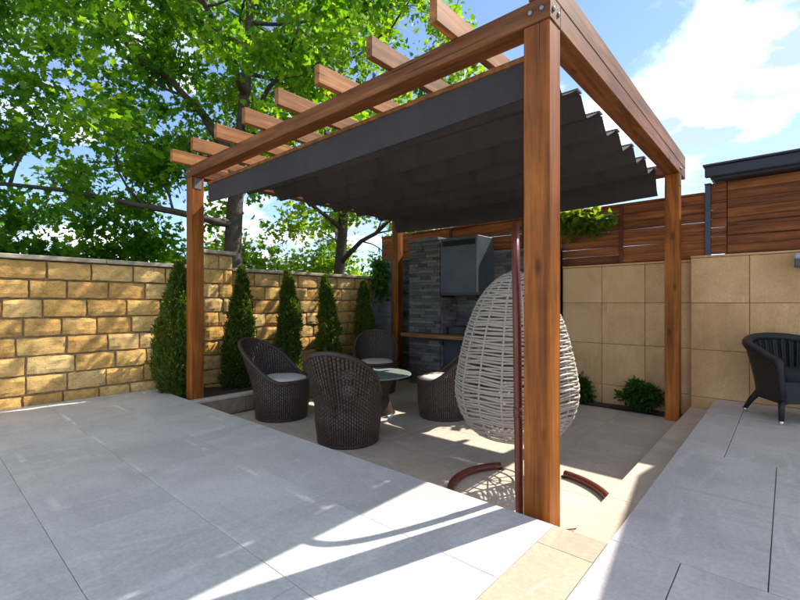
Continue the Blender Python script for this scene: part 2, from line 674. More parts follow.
def tile(parent, x0, x1, y0, y1, ztop, mat, th=0.03, gap=0.0009, name='tile'):
    key = (round(x1 - x0, 3), round(y1 - y0, 3), mat, th)
    if key not in TILE_CACHE:
        hx, hy = (x1 - x0) / 2 - gap, (y1 - y0) / 2 - gap
        ch = 0.0014
        vv = [(-hx, -hy, -th), (hx, -hy, -th), (hx, hy, -th), (-hx, hy, -th),
              (-hx, -hy, -ch), (hx, -hy, -ch), (hx, hy, -ch), (-hx, hy, -ch),
              (-hx + ch, -hy + ch, 0), (hx - ch, -hy + ch, 0), (hx - ch, hy - ch, 0), (-hx + ch, hy - ch, 0)]
        ff = [(8, 9, 10, 11)]
        for i in range(4):
            j = (i + 1) % 4
            ff += [(i, j, 4 + j, 4 + i), (4 + i, 4 + j, 8 + j, 8 + i)]
        TILE_CACHE[key] = MB().add(vv, ff).mesh('tile', mat)
    dz = rnd.uniform(-0.0005, 0.0005)
    return link(name, TILE_CACHE[key], parent, False, ((x0 + x1) / 2, (y0 + y1) / 2, ztop + dz))


def paving(root, x0, x1, y0, y1, zt, tx, ty, mat, bond_axis='x', x_start=None, y_start=None, off=0.5):
    """running bond tiles; rows stacked along y when bond_axis == 'x'"""
    if bond_axis == 'x':
        ya = y1 if y_start is None else y_start
        r_ = 0
        while ya > y0 + 0.02:
            yb = max(ya - ty, y0)
            xa = x0 - (off * tx if r_ % 2 else 0)
            while xa < x1 - 0.02:
                a, b = max(xa, x0), min(xa + tx, x1)
                if b - a > 0.03:
                    tile(root, a, b, yb, ya, zt, mat)
                xa += tx
            ya = yb
            r_ += 1


# sunken patio
patio = MB().box((-5.6, 1.70, -0.3), (-0.66, 5.9, -0.028)).build('patio', 'grout')
tag(patio, kind='structure')
paving(patio, -4.46, STEP_X - 0.004, EDGE_Y + 0.02, 5.26, 0.0, 0.62, 0.62, 'patio_slab', off=0.0)

# near terrace (grey slabs, beige border strip towards the steps)
terrace = MB().box((-5.37, -3.4, -0.2), (EDGE_X - 0.0, EDGE_Y - 0.012, DECK - 0.028)).build('terrace', 'concrete')
tag(terrace, kind='structure')
ya = EDGE_Y
for r_, dy in enumerate([0.495] * 10):
    yb = ya - dy
    xe = -0.765
    xs = xe - (1.0 if r_ % 2 else 0.5)
    lim = -5.35
    b = xe
    while b > lim + 0.03:
        a = max(xs, lim)
        tile(terrace, a, b, yb, ya, DECK, 'grey_slab')
        b = a
        xs -= 1.0
    ya = yb
ya = EDGE_Y
for r_, dy in enumerate([0.18] + [0.99] * 5):
    tile(terrace, -0.765, EDGE_X, ya - dy, ya, DECK, 'beige_slab')
    ya -= dy

# side terrace on the right, running bond of long slabs
side = MB().box((EDGE_X + 0.012, -3.4, -0.2), (3.2, 5.44, DECK - 0.028)).build('side_terrace', 'concrete')
tag(side, kind='structure')
yr = [5.42, 4.70, 3.42, 1.92, 0.42, -1.08, -2.58]
for r_ in range(len(yr) - 1):
    cuts = [EDGE_X, -0.30, 0.45, 1.2, 1.95, 2.7, 3.2] if r_ % 2 == 1 else [EDGE_X, -0.05, 0.70, 1.45, 2.2, 3.2]
    if r_ == 0:
        cuts = [EDGE_X, -0.30, 0.45, 1.2, 1.95, 2.7, 3.2]
    if r_ == 1:
        cuts = [EDGE_X, -0.30, 0.45, 1.2, 1.95, 2.7, 3.2]
    for a, b in zip(cuts, cuts[1:]):
        tile(side, a, b, yr[r_ + 1], yr[r_], DECK, 'side_slab', gap=0.0018)

# intermediate step along the side terrace
step = MB().box((STEP_X + 0.006, EDGE_Y, -0.2), (EDGE_X + 0.012, 5.40, STEP - 0.028)).build('step', 'beige_slab')
tag(step, kind='structure')
ya = EDGE_Y
for dy in [0.72] * 4 + [0.64]:
    tile(step, STEP_X, EDGE_X + 0.011, ya, ya + dy, STEP, 'patio_slab')
    ya += dy
# riser facings
for ax, z0, z1 in ((STEP_X + 0.002, 0.0, STEP - 0.031),):
    MB().box((ax, EDGE_Y + 0.003, z0), (ax + 0.003, 5.39, z1)).build('riser', 'beige_slab', step)
ya = EDGE_Y
for dy in [1.18] * 3:
    MB().box((EDGE_X + 0.003, ya + 0.002, STEP + 0.001), (EDGE_X + 0.011, ya + dy - 0.002, DECK - 0.0315)).build('riser', 'beige_slab', side)
    ya += dy
MB().box((-5.3, EDGE_Y - 0.011, 0.0), (STEP_X, EDGE_Y - 0.003, DECK - 0.0315)).build('riser', 'beige_slab', terrace)

# planting beds
bed = MB()
nx, ny = 8, 30
vv, ff = [], []
for j in range(ny + 1):
    for i in range(nx + 1):
        x = -5.38 + (0.84) * i / nx
        y = EDGE_Y + 0.01 + 3.2 * j / ny
        vv.append((x, y, 0.15 + 0.025 * mnoise.noise(Vector((x * 5, y * 5, 0)))))
for j in range(ny):
    for i in range(nx):
        a = j * (nx + 1) + i
        ff.append((a, a + 1, a + nx + 2, a + nx + 1))
tag(bed.add(vv, ff).build('planting_bed', 'soil', smooth=True), kind='structure')
bed = MB()
vv, ff = [], []
for j in range(5):
    for i in range(21):
        x = -2.15 + 1.38 * i / 20
        y = 5.275 + 0.2 * j / 4
        vv.append((x, y, 0.012 + 0.02 * mnoise.noise(Vector((x * 9, y * 9, 3)))))
for j in range(4):
    for i in range(20):
        a = j * 21 + i
        ff.append((a, a + 1, a + 22, a + 21))
tag(bed.add(vv, ff).build('planting_bed', 'soil', smooth=True), kind='structure')

# planter curb (low retaining edge below the conifers)
curb = empty('planter_curb', (-4.5, EDGE_Y, 0), 'low brown stone curb with pale cap edging the conifer bed', 'curb')
ya = EDGE_Y + 0.012
while ya < 5.0:
    yb = min(ya + 0.6, 5.02)
    MB().box((-4.575, ya + 0.002, 0.0), (-4.475, yb - 0.002, 0.165), 0.004).build('curb_block', 'curb_stone', curb)
    MB().box((-4.59, ya + 0.001, 0.166), (-4.465, yb - 0.001, 0.195), 0.005).build('cap_slab', 'curb_cap', curb)
    ya = yb

# ------------------------------------------------------------------ limestone wall
bwall = empty('brick_wall', (-5.5, 1.5, -0.1), 'long wall of rough yellow limestone bricks behind the conifers', 'wall')
MB().box((-5.66, -3.0, -0.15), (-5.435, 5.62, 1.60)).build('mortar_core', 'mortar', bwall)
brick_meshes = []
for k in range(14):
    L, H, D = 1.0, 1.0, 0.09
    b = MB()
    nu, nv = 5, 4
    rr = random.Random(100 + k)
    vv = []
    for j in range(nv + 1):
        for i in range(nu + 1):
            u, v = i / nu - 0.5, j / nv - 0.5
            ed = (1 if i in (0, nu) else 0) + (1 if j in (0, nv) else 0)
            dep = -0.008 * ed + rr.uniform(-0.004, 0.004)
            uu = u + (rr.uniform(-0.02, 0.02) if 0 < i < nu else -math.copysign(rr.uniform(0, 0.022), u))
            vz = v + (rr.uniform(-0.03, 0.03) if 0 < j < nv else -math.copysign(rr.uniform(0, 0.05), v))
            vv.append((dep, uu, vz))
    nf = len(vv)
    ff = []
    for j in range(nv):
        for i in range(nu):
            a = j * (nu + 1) + i
            ff.append((a, a + 1, a + nu + 2, a + nu + 1))
    ring = [i for i in range(nu + 1)] + [j * (nu + 1) + nu for j in range(1, nv + 1)] + [nv * (nu + 1) + i for i in range(nu - 1, -1, -1)] + [j * (nu + 1) for j in range(nv - 1, 0, -1)]
    base = [(-D, vv[i][1], vv[i][2]) for i in ring]
    vv += base
    for q in range(len(ring)):
        q2 = (q + 1) % len(ring)
        ff.append((ring[q], nf + q, nf + q2, ring[q2]))
    brick_meshes.append(b.add(vv, ff).mesh('brick', 'limestone_brick'))


def lay_brick(y0, y1, z0, z1, x=WALL_X):
    o = link('brick', rnd.choice(brick_meshes), bwall, False, (x + rnd.uniform(-0.012, 0.008), (y0 + y1) / 2, (z0 + z1) / 2))
    g = 0.0065
    s = rnd.choice((-1, 1))
    o.scale = (1, (y1 - y0 - 2 * g), (z1 - z0 - 2 * g))
    o.rotation_euler = (rnd.uniform(-0.012, 0.012), 0, 0)
    return o


ROW = 0.184
for seg0, seg1 in ((-1.6, 2.43), (2.79, 5.42)):
    for k in range(9):
        z1 = 1.60 - ROW * k
        z0 = z1 - ROW
        if seg0 < 0 and z1 < DECK + 0.02:
            continue
        if z1 < 0.1:
            continue
        y = seg0
        first = True
        while y < seg1 - 0.02:
            L = rnd.uniform(0.29, 0.41)
            if first and k % 2:
                L *= 0.55
            first = False
            if seg1 - (y + L) < 0.14:
                L = seg1 - y
            lay_brick(y, y + L, z0, z1)
            y += L
# pilaster
MB().box((-5.45, 2.44, 0.0), (-5.36, 2.78, 1.80)).build('pilaster_core', 'mortar', bwall)
for k in range(11):
    z1 = 1.79 - 0.178 * k
    if z1 < 0.12:
        continue
    s = 2.61 if k % 2 == 0 else rnd.choice((2.54, 2.67))
    lay_brick(2.43, s, z1 - 0.178, z1, -5.335)
    lay_brick(s, 2.79, z1 - 0.178, z1, -5.335)
MB().box((-5.69, 2.40, 1.803), (-5.31, 2.82, 1.845), 0.006).build('cap_stone', 'coping', bwall)
y = -3.0
while y < 5.6:
    L = rnd.uniform(0.7, 1.0)
    y2 = min(y + L, 5.62)
    segs = [(y, y2)]
    if y < 2.41 < y2:
        segs = [(y, 2.425)]
        y2 = 2.795
    for a, b in segs:
        z = 1.604 + rnd.uniform(0, 0.003)
        MB().box((-5.71, a + 0.002, z), (-5.372, b - 0.002, z + 0.042), 0.006).build('coping_slab', 'coping', bwall)
    y = y2

# ------------------------------------------------------------------ pergola
PX1, PX0 = -0.815, -4.588        # outer (right) face of right posts / right face of left posts
PW = 0.127
ZB, ZT = 2.495, 2.605            # beam underside / top
pergola = empty('pergola', (-2.7, 3.5, 0), 'stained timber pergola with four square posts, beams and overhanging rafters', 'pergola')
for (px, py) in ((PX1 - PW, 1.95), (PX0 - PW, 1.95), (PX1 - PW, 5.13), (PX0 - PW, 5.13)):
    zb = 0.0 if px > -2 else 0.13
    MB().box((px, py, zb), (px + PW, py + PW, ZB), 0.004).build('post', 'pergola_wood_z', pergola)
MB().box((PX0 - PW - 0.004, 1.946, ZB + 0.001), (PX1 + 0.004, 1.946 + 0.125, ZT), 0.004).build('beam', 'pergola_wood_x', pergola)
MB().box((PX0 - PW - 0.004, 5.135, ZB + 0.001), (PX1 - PW - 0.001, 5.26, ZT), 0.004).build('beam', 'pergola_wood_x', pergola)
MB().box((PX1 - PW, 1.946 + 0.126, ZB + 0.0015), (PX1 + 0.003, 5.47, ZT), 0.004).build('beam', 'pergola_wood_y', pergola)
MB().box((PX0 - PW + 0.002, 1.946 + 0.127, ZB + 0.0015), (PX0 - 0.002, 5.133, ZT - 0.002), 0.004).build('beam', 'pergola_wood_y', pergola)
for k in range(9):
    xa = -4.64 + 0.468 * k
    w = 0.047
    if k == 8:
        xa, w = PX1 - 0.1, 0.1045
    y0 = 1.765 + (0.18 if k == 8 else rnd.uniform(-0.006, 0.006))
    MB().box((xa, y0, ZT + 0.002), (xa + w, 5.47, ZT + 0.125), 0.003).build('rafter', 'rafter_wood', pergola)
bolt_me = MB().lathe([(0.0, 0.0), (0.011, 0.0005), (0.012, 0.004), (0.008, 0.007), (0.0, 0.008)], 8).mesh('bolt', 'steel_tool', True)
for px in (PX0 - PW, PX1 - PW):
    for dx in (0.035, 0.092):
        o = link('bolt', bolt_me, pergola, False, (px + dx, 1.9462, ZB + 0.055))
        o.rotation_euler = (R(90), 0, 0)
for py in (1.95, 5.13):
    for dy in (0.035, 0.092):
        o = link('bolt', bolt_me, pergola, False, (PX1 + (0.0038 if py < 2 else 0.0028), py + dy, ZB + 0.055))
        o.rotation_euler = (0, R(90), 0)
# small steel brackets at the post heads
for (px, py) in ((PX0 - PW, 5.13), (PX0 - PW, 1.95), (PX1 - PW, 5.13)):
    MB().box((px + PW, py + 0.03, ZB - 0.12), (px + PW + 0.004, py + 0.1, ZB - 0.005), 0.001).build('bracket', 'canopy_trim', pergola)

# ------------------------------------------------------------------ retractable canopy
canopy = empty('canopy', (-2.7, 3.6, 2.3), 'charcoal fabric retractable canopy hanging in folds under the pergola', 'canopy')
CX0, CX1 = -4.52, -0.985
bars = [2.20] + [2.39 + 0.42 * i for i in range(7)]
ZR = 2.525


def fabric_z(y, x):
    t = (x - CX0) / (CX1 - CX0)
    return -0.035 * math.sin(PI * t)


nxs = 44
# front valance
vv, ff = [], []
prof = [(2.092, ZR - 0.105), (2.094, ZR - 0.16), (2.097, ZR - 0.22), (2.102, ZR - 0.285)]
prof2 = [(2.102, ZR - 0.285), (2.125, ZR - 0.278), (2.17, ZR - 0.2), (2.26, ZR - 0.08), (2.345, ZR - 0.012)]
last_end = 2.345


def sweep(prof_, wob=0.008, seed=0):
    v_, f_ = [], []
    for i in range(nxs + 1):
        x = CX0 + (CX1 - CX0) * i / nxs
        for (y, z) in prof_:
            w = wob * (mnoise.noise(Vector((x * 2.3, y * 3, seed))) + 0.55 * mnoise.noise(Vector((x * 9, y * 2, seed + 5))))
            sag = -0.03 * math.sin(PI * i / nxs) * (smoothstep(ZR - 0.105, ZR - 0.28, z) if prof_ is prof else (1 if z < ZR - 0.08 else 0.0))
            v_.append((x, y + w, z + sag + w * 0.5))
    n_ = len(prof_)
    for i in range(nxs):
        for k in range(n_ - 1):
            a = i * n_ + k
            f_.append((a, a + 1, a + n_ + 1, a + n_))
    return v_, f_


b = MB()
b.add(*sweep(prof, 0.006, 1))
b.build('valance', 'canopy_fabric', canopy, smooth=True)
MB().box((CX0, 2.078, ZR - 0.106), (CX1, 2.112, ZR - 0.08), 0.003).build('front_rail', 'rafter_wood', canopy)
b = MB()
b.add(*sweep(prof2, 0.006, 2))
for i, y in enumerate(bars[1:]):
    nxt = bars[i + 2] if i + 2 < len(bars) else None
    y0 = y + 0.035
    if nxt is None:
        y1 = 5.05
        pr = [(y0, ZR - 0.012), (y0 + 0.02, ZR - 0.10), (y0 + 0.05, ZR - 0.2), (y0 + 0.1, ZR - 0.255)]
    else:
        y1 = nxt - 0.045
        L = y1 - y0
        pr = [(y0, ZR - 0.012)]
        for q in range(1, 10):
            t = q / 9
            sag = min(t / 0.34, (1 - t) / 0.66) ** 0.95
            tt = t
            pr.append((y0 + L * tt, ZR - 0.012 - 0.115 * sag))
    b.add(*sweep(pr, 0.012, 3 + i))
    # strip over the bar
    b.add(*sweep([(y - 0.045, ZR - 0.012), (y - 0.03, ZR - 0.02), (y + 0.02, ZR - 0.02), (y + 0.035, ZR - 0.012)], 0.0, 3))
b.build('fabric', 'canopy_fabric', canopy, smooth=True)
for y in bars[1:]:
    MB().box((CX0, y - 0.04, ZR - 0.011), (CX1 + 0.008, y + 0.03, ZR + 0.003), 0.002).build('cross_bar', 'canopy_trim', canopy)
for x in (-4.3, -2.745):
    MB().box((x - 0.012, 2.2, ZR + 0.004), (x + 0.012, 5.12, ZR + 0.034), 0.002).build('guide_rail', 'dark_metal', canopy)

# ------------------------------------------------------------------ beige tiled walls
def tile_wall(name, label, y, xs, zs, mat, th=0.035, core_x=None):
    root = empty(name, ((xs[0] + xs[-1]) / 2, y, 0), label, 'wall')
    MB().box((xs[0] + 0.004, y + 0.02, -0.1), (xs[-1] - 0.004, y + 0.2, zs[-1] - 0.004)).build('wall_core', 'grout', root)
    for a, b_ in zip(xs, xs[1:]):
        for z0, z1 in zip(zs, zs[1:]):
            dy = rnd.uniform(-0.002, 0.002)
            MB().box((a + 0.0022, y + dy, z0 + 0.0022), (b_ - 0.0022, y + 0.02 + th, z1 - 0.0022), 0.003).build('tile', mat, root)
    MB().box((xs[0], y - 0.008, zs[-1] + 0.001), (xs[-1], y + 0.21, zs[-1] + 0.022), 0.003).build('cap_slab', 'wall_slab', root)
    return root


tile_wall('tiled_wall', 'beige square-tiled wall behind the two shrubs', BACK_Y, [-2.13, -1.66, -1.2, -0.76], [-0.25, 0.225, 0.71, 1.19, 1.625], 'wall_slab')
tile_wall('tiled_wall', 'beige large-tiled wall behind the dark armchair', 5.42, [-0.758, -0.278, 0.202, 0.682, 1.162, 1.642, 2.12, 2.6, 3.2], [0.0, 0.225, 0.71, 1.19, 1.655], 'wall_slab')

# ------------------------------------------------------------------ timber fences
def slat_fence(root, xa, xb, y, z0, n, h, gap, jitter=0.0):
    cx = (xa + xb) / 2
    me = MB().box((xa + 0.002 - cx, 0, 0), (xb - 0.002 - cx, 0.02, h), 0.005).mesh('slat', 'fence_wood')
    for k in range(n):
        o = link('slat', me, root, False, (cx, y + rnd.uniform(-0.006, 0.006), z0 + k * (h + gap) + rnd.uniform(-0.0012, 0.0012)))
        o.rotation_euler = (0, rnd.uniform(-0.0035, 0.0035) * min(1, 1.0 / (xb - xa)), 0)


fence = empty('wooden_fence', (-2.9, 5.62, 1.66), 'reddish brown horizontal slat fence on top of the tiled wall', 'fence')
for xa, xb in ((-5.4, -3.9), (-3.9, -2.7), (-2.7, -1.47), (-1.47, -0.652)):
    slat_fence(fence, xa, xb, 5.60, 1.665, 7, 0.0945, 0.001, 1)
for x in (-3.9, -2.7, -1.47):
    MB().box((x - 0.02, 5.575, 1.655), (x + 0.02, 5.598, 2.35), 0.003).build('post', 'fence_wood_post', fence)
MB().box((-5.4, 5.59, 2.335), (-0.66, 5.64, 2.36), 0.003).build('top_rail', 'fence_wood', fence)
MB().box((-5.4, 5.622, 1.0), (-0.66, 5.66, 1.70)).build('base_rail', 'fence_wood', fence)

post = empty('metal_post', (-0.62, 5.6, 1.68), 'slate blue metal post between the two timber fences', 'post')
MB().box((-0.655, 5.575, 1.68), (-0.605, 5.635, 2.43), 0.003).build('shaft', 'blue_post', post)
MB().box((-0.66, 5.57, 2.431), (-0.60, 5.64, 2.443), 0.002).build('cap', 'blue_post', post)

screen = empty('wooden_screen', (0.8, 5.62, 1.68), 'tall timber slat screen below the dark flat roof', 'fence')
for xa, xb in ((-0.607, -0.47), (-0.468, 0.66), (0.662, 1.8), (1.802, 3.2)):
    slat_fence(screen, xa, xb, 5.60, 1.70, 8, 0.0915, 0.001, 1)
MB().box((-0.465, 5.625, 1.68), (3.2, 5.635, 2.44)).build('backing_board', 'fence_wood_post', screen)
for x in (-0.47, 0.66, 1.8):
    MB().box((x - 0.02, 5.637, 1.6), (x + 0.02, 5.68, 2.44)).build('stud', 'fence_wood_post', screen)

shed = empty('shed', (1.2, 6.6, 0), 'low outbuilding with dark flat roof behind the timber screen', 'shed')
MB().box((-0.38, 5.72, -0.1), (3.2, 7.6, 2.44)).build('wall', 'house_plaster', shed)
vv = [(-0.60, 5.45, 2.455), (3.4, 5.45, 2.455), (3.4, 7.9, 2.60), (-0.60, 7.9, 2.60)]
MB().box((-0.58, 5.47, 2.445), (3.4, 7.9, 2.545), 0.01).build('roof', 'roof_dark', shed)
MB().box((-0.64, 5.43, 2.47), (3.4, 5.469, 2.585), 0.012).build('fascia', 'roof_dark', shed)
MB().box((-0.655, 5.40, 2.586), (3.4, 7.92, 2.602), 0.004).build('roof_edge', 'roof_grey', shed)

# wall lamp
lamp = empty('wall_lamp', (0.115, 5.4, 1.6), 'small dark box lamp with pale top mounted on the beige wall', 'lamp')
MB().box((0.045, 5.31, 1.515), (0.20, 5.411, 1.585), 0.006).build('housing', 'blue_post', lamp)
MB().box((0.04, 5.30, 1.586), (0.205, 5.411, 1.64), 0.012).build('top_cover', 'pale_plastic', lamp)
MB().box((0.06, 5.325, 1.508), (0.185, 5.40, 1.514), 0.001).build('lens', 'canopy_trim', lamp)

# ------------------------------------------------------------------ outdoor kitchen
kit = empty('outdoor_kitchen', (-3.6, 5.2, 0), 'grey stacked-stone barbecue kitchen with timber counter behind the seating', 'kitchen')


def stone_strips(b_, x0, x1, z0, z1, yf, h=0.045, lo=0.12, hi=0.34, dep=0.04, axis='y', flip=1):
    z = z0
    while z < z1 - 0.01:
        hh_ = min(h * rnd.uniform(0.8, 1.2), z1 - z)
        x = x0 - rnd.uniform(0, 0.1)
        while x < x1 - 0.005:
            L = rnd.uniform(lo, hi)
            a, c_ = max(x, x0), min(x + L, x1)
            if c_ - a > 0.02:
                d = rnd.uniform(0, 0.014)
                if axis == 'y':
                    b_.box((a + 0.001, yf + d, z + 0.0015), (c_ - 0.001, yf + dep, z + hh_ - 0.0015))
                else:
                    lo_x, hi_x = (yf - dep, yf - d)
                    b_.box((lo_x, a + 0.001, z + 0.0015), (hi_x, c_ - 0.001, z + hh_ - 0.0015))
            x += L
        z += hh_


# back wall core and facing
MB().box((-5.38, 5.46, -0.1), (-2.16, 5.58, 1.86)).build('back_wall', 'black_void', kit)
b = MB()
stone_strips(b, -4.9, -2.14, 0.0, 1.88, 5.40, 0.05, 0.15, 0.4, 0.06)
tag(b.build('back_stonework', 'stack_stone', kit), kind='stuff')
MB().box((-4.92, 5.41, 1.882), (-2.13, 5.60, 1.91), 0.004).build('back_coping', 'block_stone', kit)
# big pale blocks in the corner
for k, (z0, z1) in enumerate(((0.0, 0.48), (0.483, 0.96), (0.963, 1.44), (1.443, 1.89))):
    for xa, xb in (((-5.37, -5.12), (-5.117, -4.92)) if k % 2 else ((-5.37, -5.2), (-5.197, -4.92))):
        MB().box((xa, 5.33 + rnd.uniform(0, 0.008), z0), (xb - 0.003, 5.455, z1), 0.006).build('block', 'block_stone', kit)
# left pier
MB().box((-4.22, 5.04, 0.0), (-3.70, 5.398, 2.05)).build('pier_core', 'black_void', kit)
b = MB()
stone_strips(b, -4.25, -3.68, 0.0, 0.70, 5.0, 0.05, 0.14, 0.3)
stone_strips(b, -4.25, -3.68, 0.76, 2.08, 5.0, 0.043, 0.14, 0.34)
stone_strips(b, 5.04, 5.39, 0.0, 0.70, -3.66, 0.05, 0.14, 0.3, 0.04, 'x')
stone_strips(b, 5.04, 5.39, 0.76, 1.28, -3.66, 0.043, 0.14, 0.3, 0.04, 'x')
tag(b.build('pier_stonework', 'stack_stone', kit), kind='stuff')
MB().box((-4.27, 4.985, 2.083), (-3.70, 5.42, 2.125), 0.005).build('pier_cap', 'block_stone', kit)
# counter and shelf
MB().box((-4.27, 4.83, 0.70), (-2.2, 5.395, 0.755), 0.005).build('counter', 'counter_wood', kit)
for xa, xb in ((-3.655, -3.03), (-3.02, -2.25)):
    MB().box((xa, 5.06, 0.02), (xb, 5.08, 0.68), 0.004).build('cabinet_door', 'dark_metal', kit)
MB().box((-2.24, 5.0, 0.0), (-2.16, 5.395, 0.698), 0.004).build('end_panel', 'block_stone', kit)
# grill box with shelf in the niche
MB().box((-3.6, 5.1, 0.757), (-3.12, 5.38, 0.86), 0.01).build('grill_tray', 'dark_metal', kit)
for q in range(6):
    yq = 5.13 + q * 0.045
    MB().tube([(-3.6, yq, 0.885), (-3.12, yq, 0.885)], 0.006, 6).build('grill_bar', 'steel_tool', kit)
MB().tube([(-3.5, 5.09, 0.82), (-3.5, 5.06, 0.82), (-3.25, 5.06, 0.82), (-3.25, 5.09, 0.82)], 0.008, 6).build('grill_handle', 'steel_tool', kit)

hood = empty('range_hood', (-3.36, 5.2, 1.3), 'slate grey metal box hood above the barbecue niche', 'hood')
b = MB()
b.box((-3.67, 5.0, 1.295), (-3.05, 5.398, 2.09), 0.006)
b.build('casing', 'hood_metal', hood)
MB().box((-3.63, 4.994, 1.975), (-3.10, 4.999, 2.05), 0.001).build('vent_slot', 'black_void', hood)
for zz in (1.31,):
    MB().box((-3.66, 4.99, zz), (-3.06, 4.999, zz + 0.02), 0.002).build('trim', 'dark_metal', hood)
MB().box((-3.075, 4.988, 1.335), (-3.05, 4.9985, 2.085), 0.002).build('edge_trim', 'canopy_trim', hood)

# ------------------------------------------------------------------ tub chairs
def tub_chair_meshes():
    NA, NVV = 64, 16

    def top_h(th):
        c_ = math.cos(th)
        s = smoothstep(-0.55, 1.0, c_)
        return 0.385 + 0.41 * (max(0.0, (c_ + 0.55) / 1.55)) ** 1.65

    def rad(th, z):
        r_ = 0.262 + 0.02 * smoothstep(0, 0.36, z) + 0.012 * math.sin(min(1, z / 0.36) * PI)
        up = max(0, z - 0.3)
        c_ = math.cos(th)
        r_ += up * (0.31 * max(0, c_) ** 1.0 + 0.07)
        return r_

    outer = MB()
    vv, ff, uvs = [], [], []
    for i in range(NA + 1):
        th = 2 * PI * i / NA - PI
        H = top_h(th)
        for j in range(NVV + 1):
            z = 0.012 + (H - 0.012) * j / NVV
            r_ = rad(th, z)
            vv.append((r_ * math.sin(th), -r_ * math.cos(th), z))
    for i in range(NA):
        for j in range(NVV):
            a = i * (NVV + 1) + j
            ff.append((a, a + NVV + 1, a + NVV + 2, a + 1))
            q = []
            for k in (a, a + NVV + 1, a + NVV + 2, a + 1):
                ii = i + (1 if k >= a + NVV else 0)
                q.append((ii / NA, vv[k][2] / 0.8))
            uvs.append(q)
    # inner skin above the seat
    base = len(vv)
    for i in range(NA + 1):
        th = 2 * PI * i / NA - PI
        H = top_h(th)
        for j in range(6):
            z = 0.33 + (H - 0.33) * j / 5
            r_ = rad(th, z) - 0.026
            vv.append((r_ * math.sin(th), -r_ * math.cos(th), z))
    for i in range(NA):
        for j in range(5):
            a = base + i * 6 + j
            ff.append((a, a + 1, a + 7, a + 6))
            q = []
            for k in (a, a + 1, a + 7, a + 6):
                ii = i + (1 if k >= a + 6 else 0)
                q.append((ii / NA, vv[k][2] / 0.8))
            uvs.append(q)
    shell = outer.add(vv, ff, uvs).mesh('shell', 'brown_wicker', True)
    rim = MB()
    pts = []
    for i in range(NA):
        th = 2 * PI * i / NA - PI
        H = top_h(th)
        r_ = rad(th, H) - 0.013
        pts.append((r_ * math.sin(th), -r_ * math.cos(th), H + 0.003))
    rim = rim.tube(pts, 0.021, 8, True).mesh('rim', 'brown_braid', True)
    foot = MB().lathe([(0.258, 0.0), (0.266, 0.008), (0.268, 0.022), (0.255, 0.028)], 40).mesh('base_ring', 'brown_braid', True)
    band = MB()
    pp = []
    for j in range(14):
        z = 0.26 + (top_h(0) - 0.26) * j / 13
        pp.append((0, -rad(0, z) - 0.004, z))
    band = band.tube(pp, 0.014, 8, False, 0.5).mesh('back_band', 'brown_braid', True)
    seat = MB()
    prof_ = [(0.0, 0.34), (0.22, 0.34), (0.244, 0.355), (0.25, 0.385), (0.24, 0.412), (0.2, 0.425), (0.1, 0.435), (0.0, 0.437)]
    vv, ff = [], []
    n = 40
    for (r_, z) in prof_:
        for k in range(n):
            a = 2 * PI * k / n
            sy = 1.0
            vv.append((r_ * math.cos(a), r_ * math.sin(a) + 0.012, z + 0.006 * mnoise.noise(Vector((r_ * 8 * math.cos(a), r_ * 8 * math.sin(a), 2)))))
    for i in range(len(prof_) - 1):
        for k in range(n):
            ff.append((i * n + k, i * n + (k + 1) % n, (i + 1) * n + (k + 1) % n, (i + 1) * n + k))
    seat = seat.add(vv, ff).mesh('cushion', 'cushion_fabric', True)
    return [('shell', shell), ('rim', rim), ('base_ring', foot), ('back_band', band), ('cushion', seat)]


TUB = tub_chair_meshes()
TABLE = Vector((-3.36, 3.36))
tubs = [((-3.98, 2.62), 'brown wicker tub chair between the curb and the glass table', -28),
        ((-2.86, 2.55), 'brown wicker tub chair with its back to the raised terrace', -4),
        ((-4.16, 4.2), 'brown wicker tub chair beside the post nearest the stone kitchen', 0),
        ((-2.72, 3.78), 'brown wicker tub chair beside the hanging egg chair', 0)]
for (x, y), lab, tw in tubs:
    d = TABLE - Vector((x, y))
    rz = math.atan2(d.y, d.x) - PI / 2 + R(tw)
    t = empty('tub_chair', (x, y, 0.0), lab, 'chair', 'wicker tub chairs around the glass table', rz)
    for nme, me in TUB:
        link(nme, me, t, True)

# round glass table
tab = empty('glass_table', (TABLE.x, TABLE.y, 0.0), 'low round table with pale glass top on a dark wicker drum', 'table')
b = MB()
prof_ = [(0.2, 0.0), (0.215, 0.02), (0.18, 0.12), (0.165, 0.2), (0.19, 0.31), (0.24, 0.385), (0.25, 0.4)]
vv, ff, uvs = [], [], []
n = 40
for (r_, z) in prof_:
    for k in range(n + 1):
        a = 2 * PI * k / n
        vv.append((r_ * math.cos(a), r_ * math.sin(a), z))
for i in range(len(prof_) - 1):
    for k in range(n):
        a = i * (n + 1) + k
        ff.append((a, a + 1, a + n + 2, a + n + 1))
        uvs.append([(k / n, prof_[i][1]), ((k + 1) / n, prof_[i][1]), ((k + 1) / n, prof_[i + 1][1]), (k / n, prof_[i + 1][1])])
b.add(vv, ff, uvs).build('drum', 'drum_wicker', tab, True, True)
MB().lathe([(0.235, 0.0), (0.24, 0.004), (0.235, 0.012)], 36).build('foot_ring', 'chrome', tab, True, True)
MB().tube([(0.25 * math.cos(2 * PI * k / 40), 0.25 * math.sin(2 * PI * k / 40), 0.4) for k in range(40)], 0.015, 8, True).build('rim', 'brown_braid', tab, True, True)
MB().lathe([(0.0, 0.417), (0.405, 0.417), (0.41, 0.421), (0.41, 0.427), (0.405, 0.431), (0.0, 0.431)], 56, capb=False, capt=False).build('glass_top', 'table_glass', tab, True)

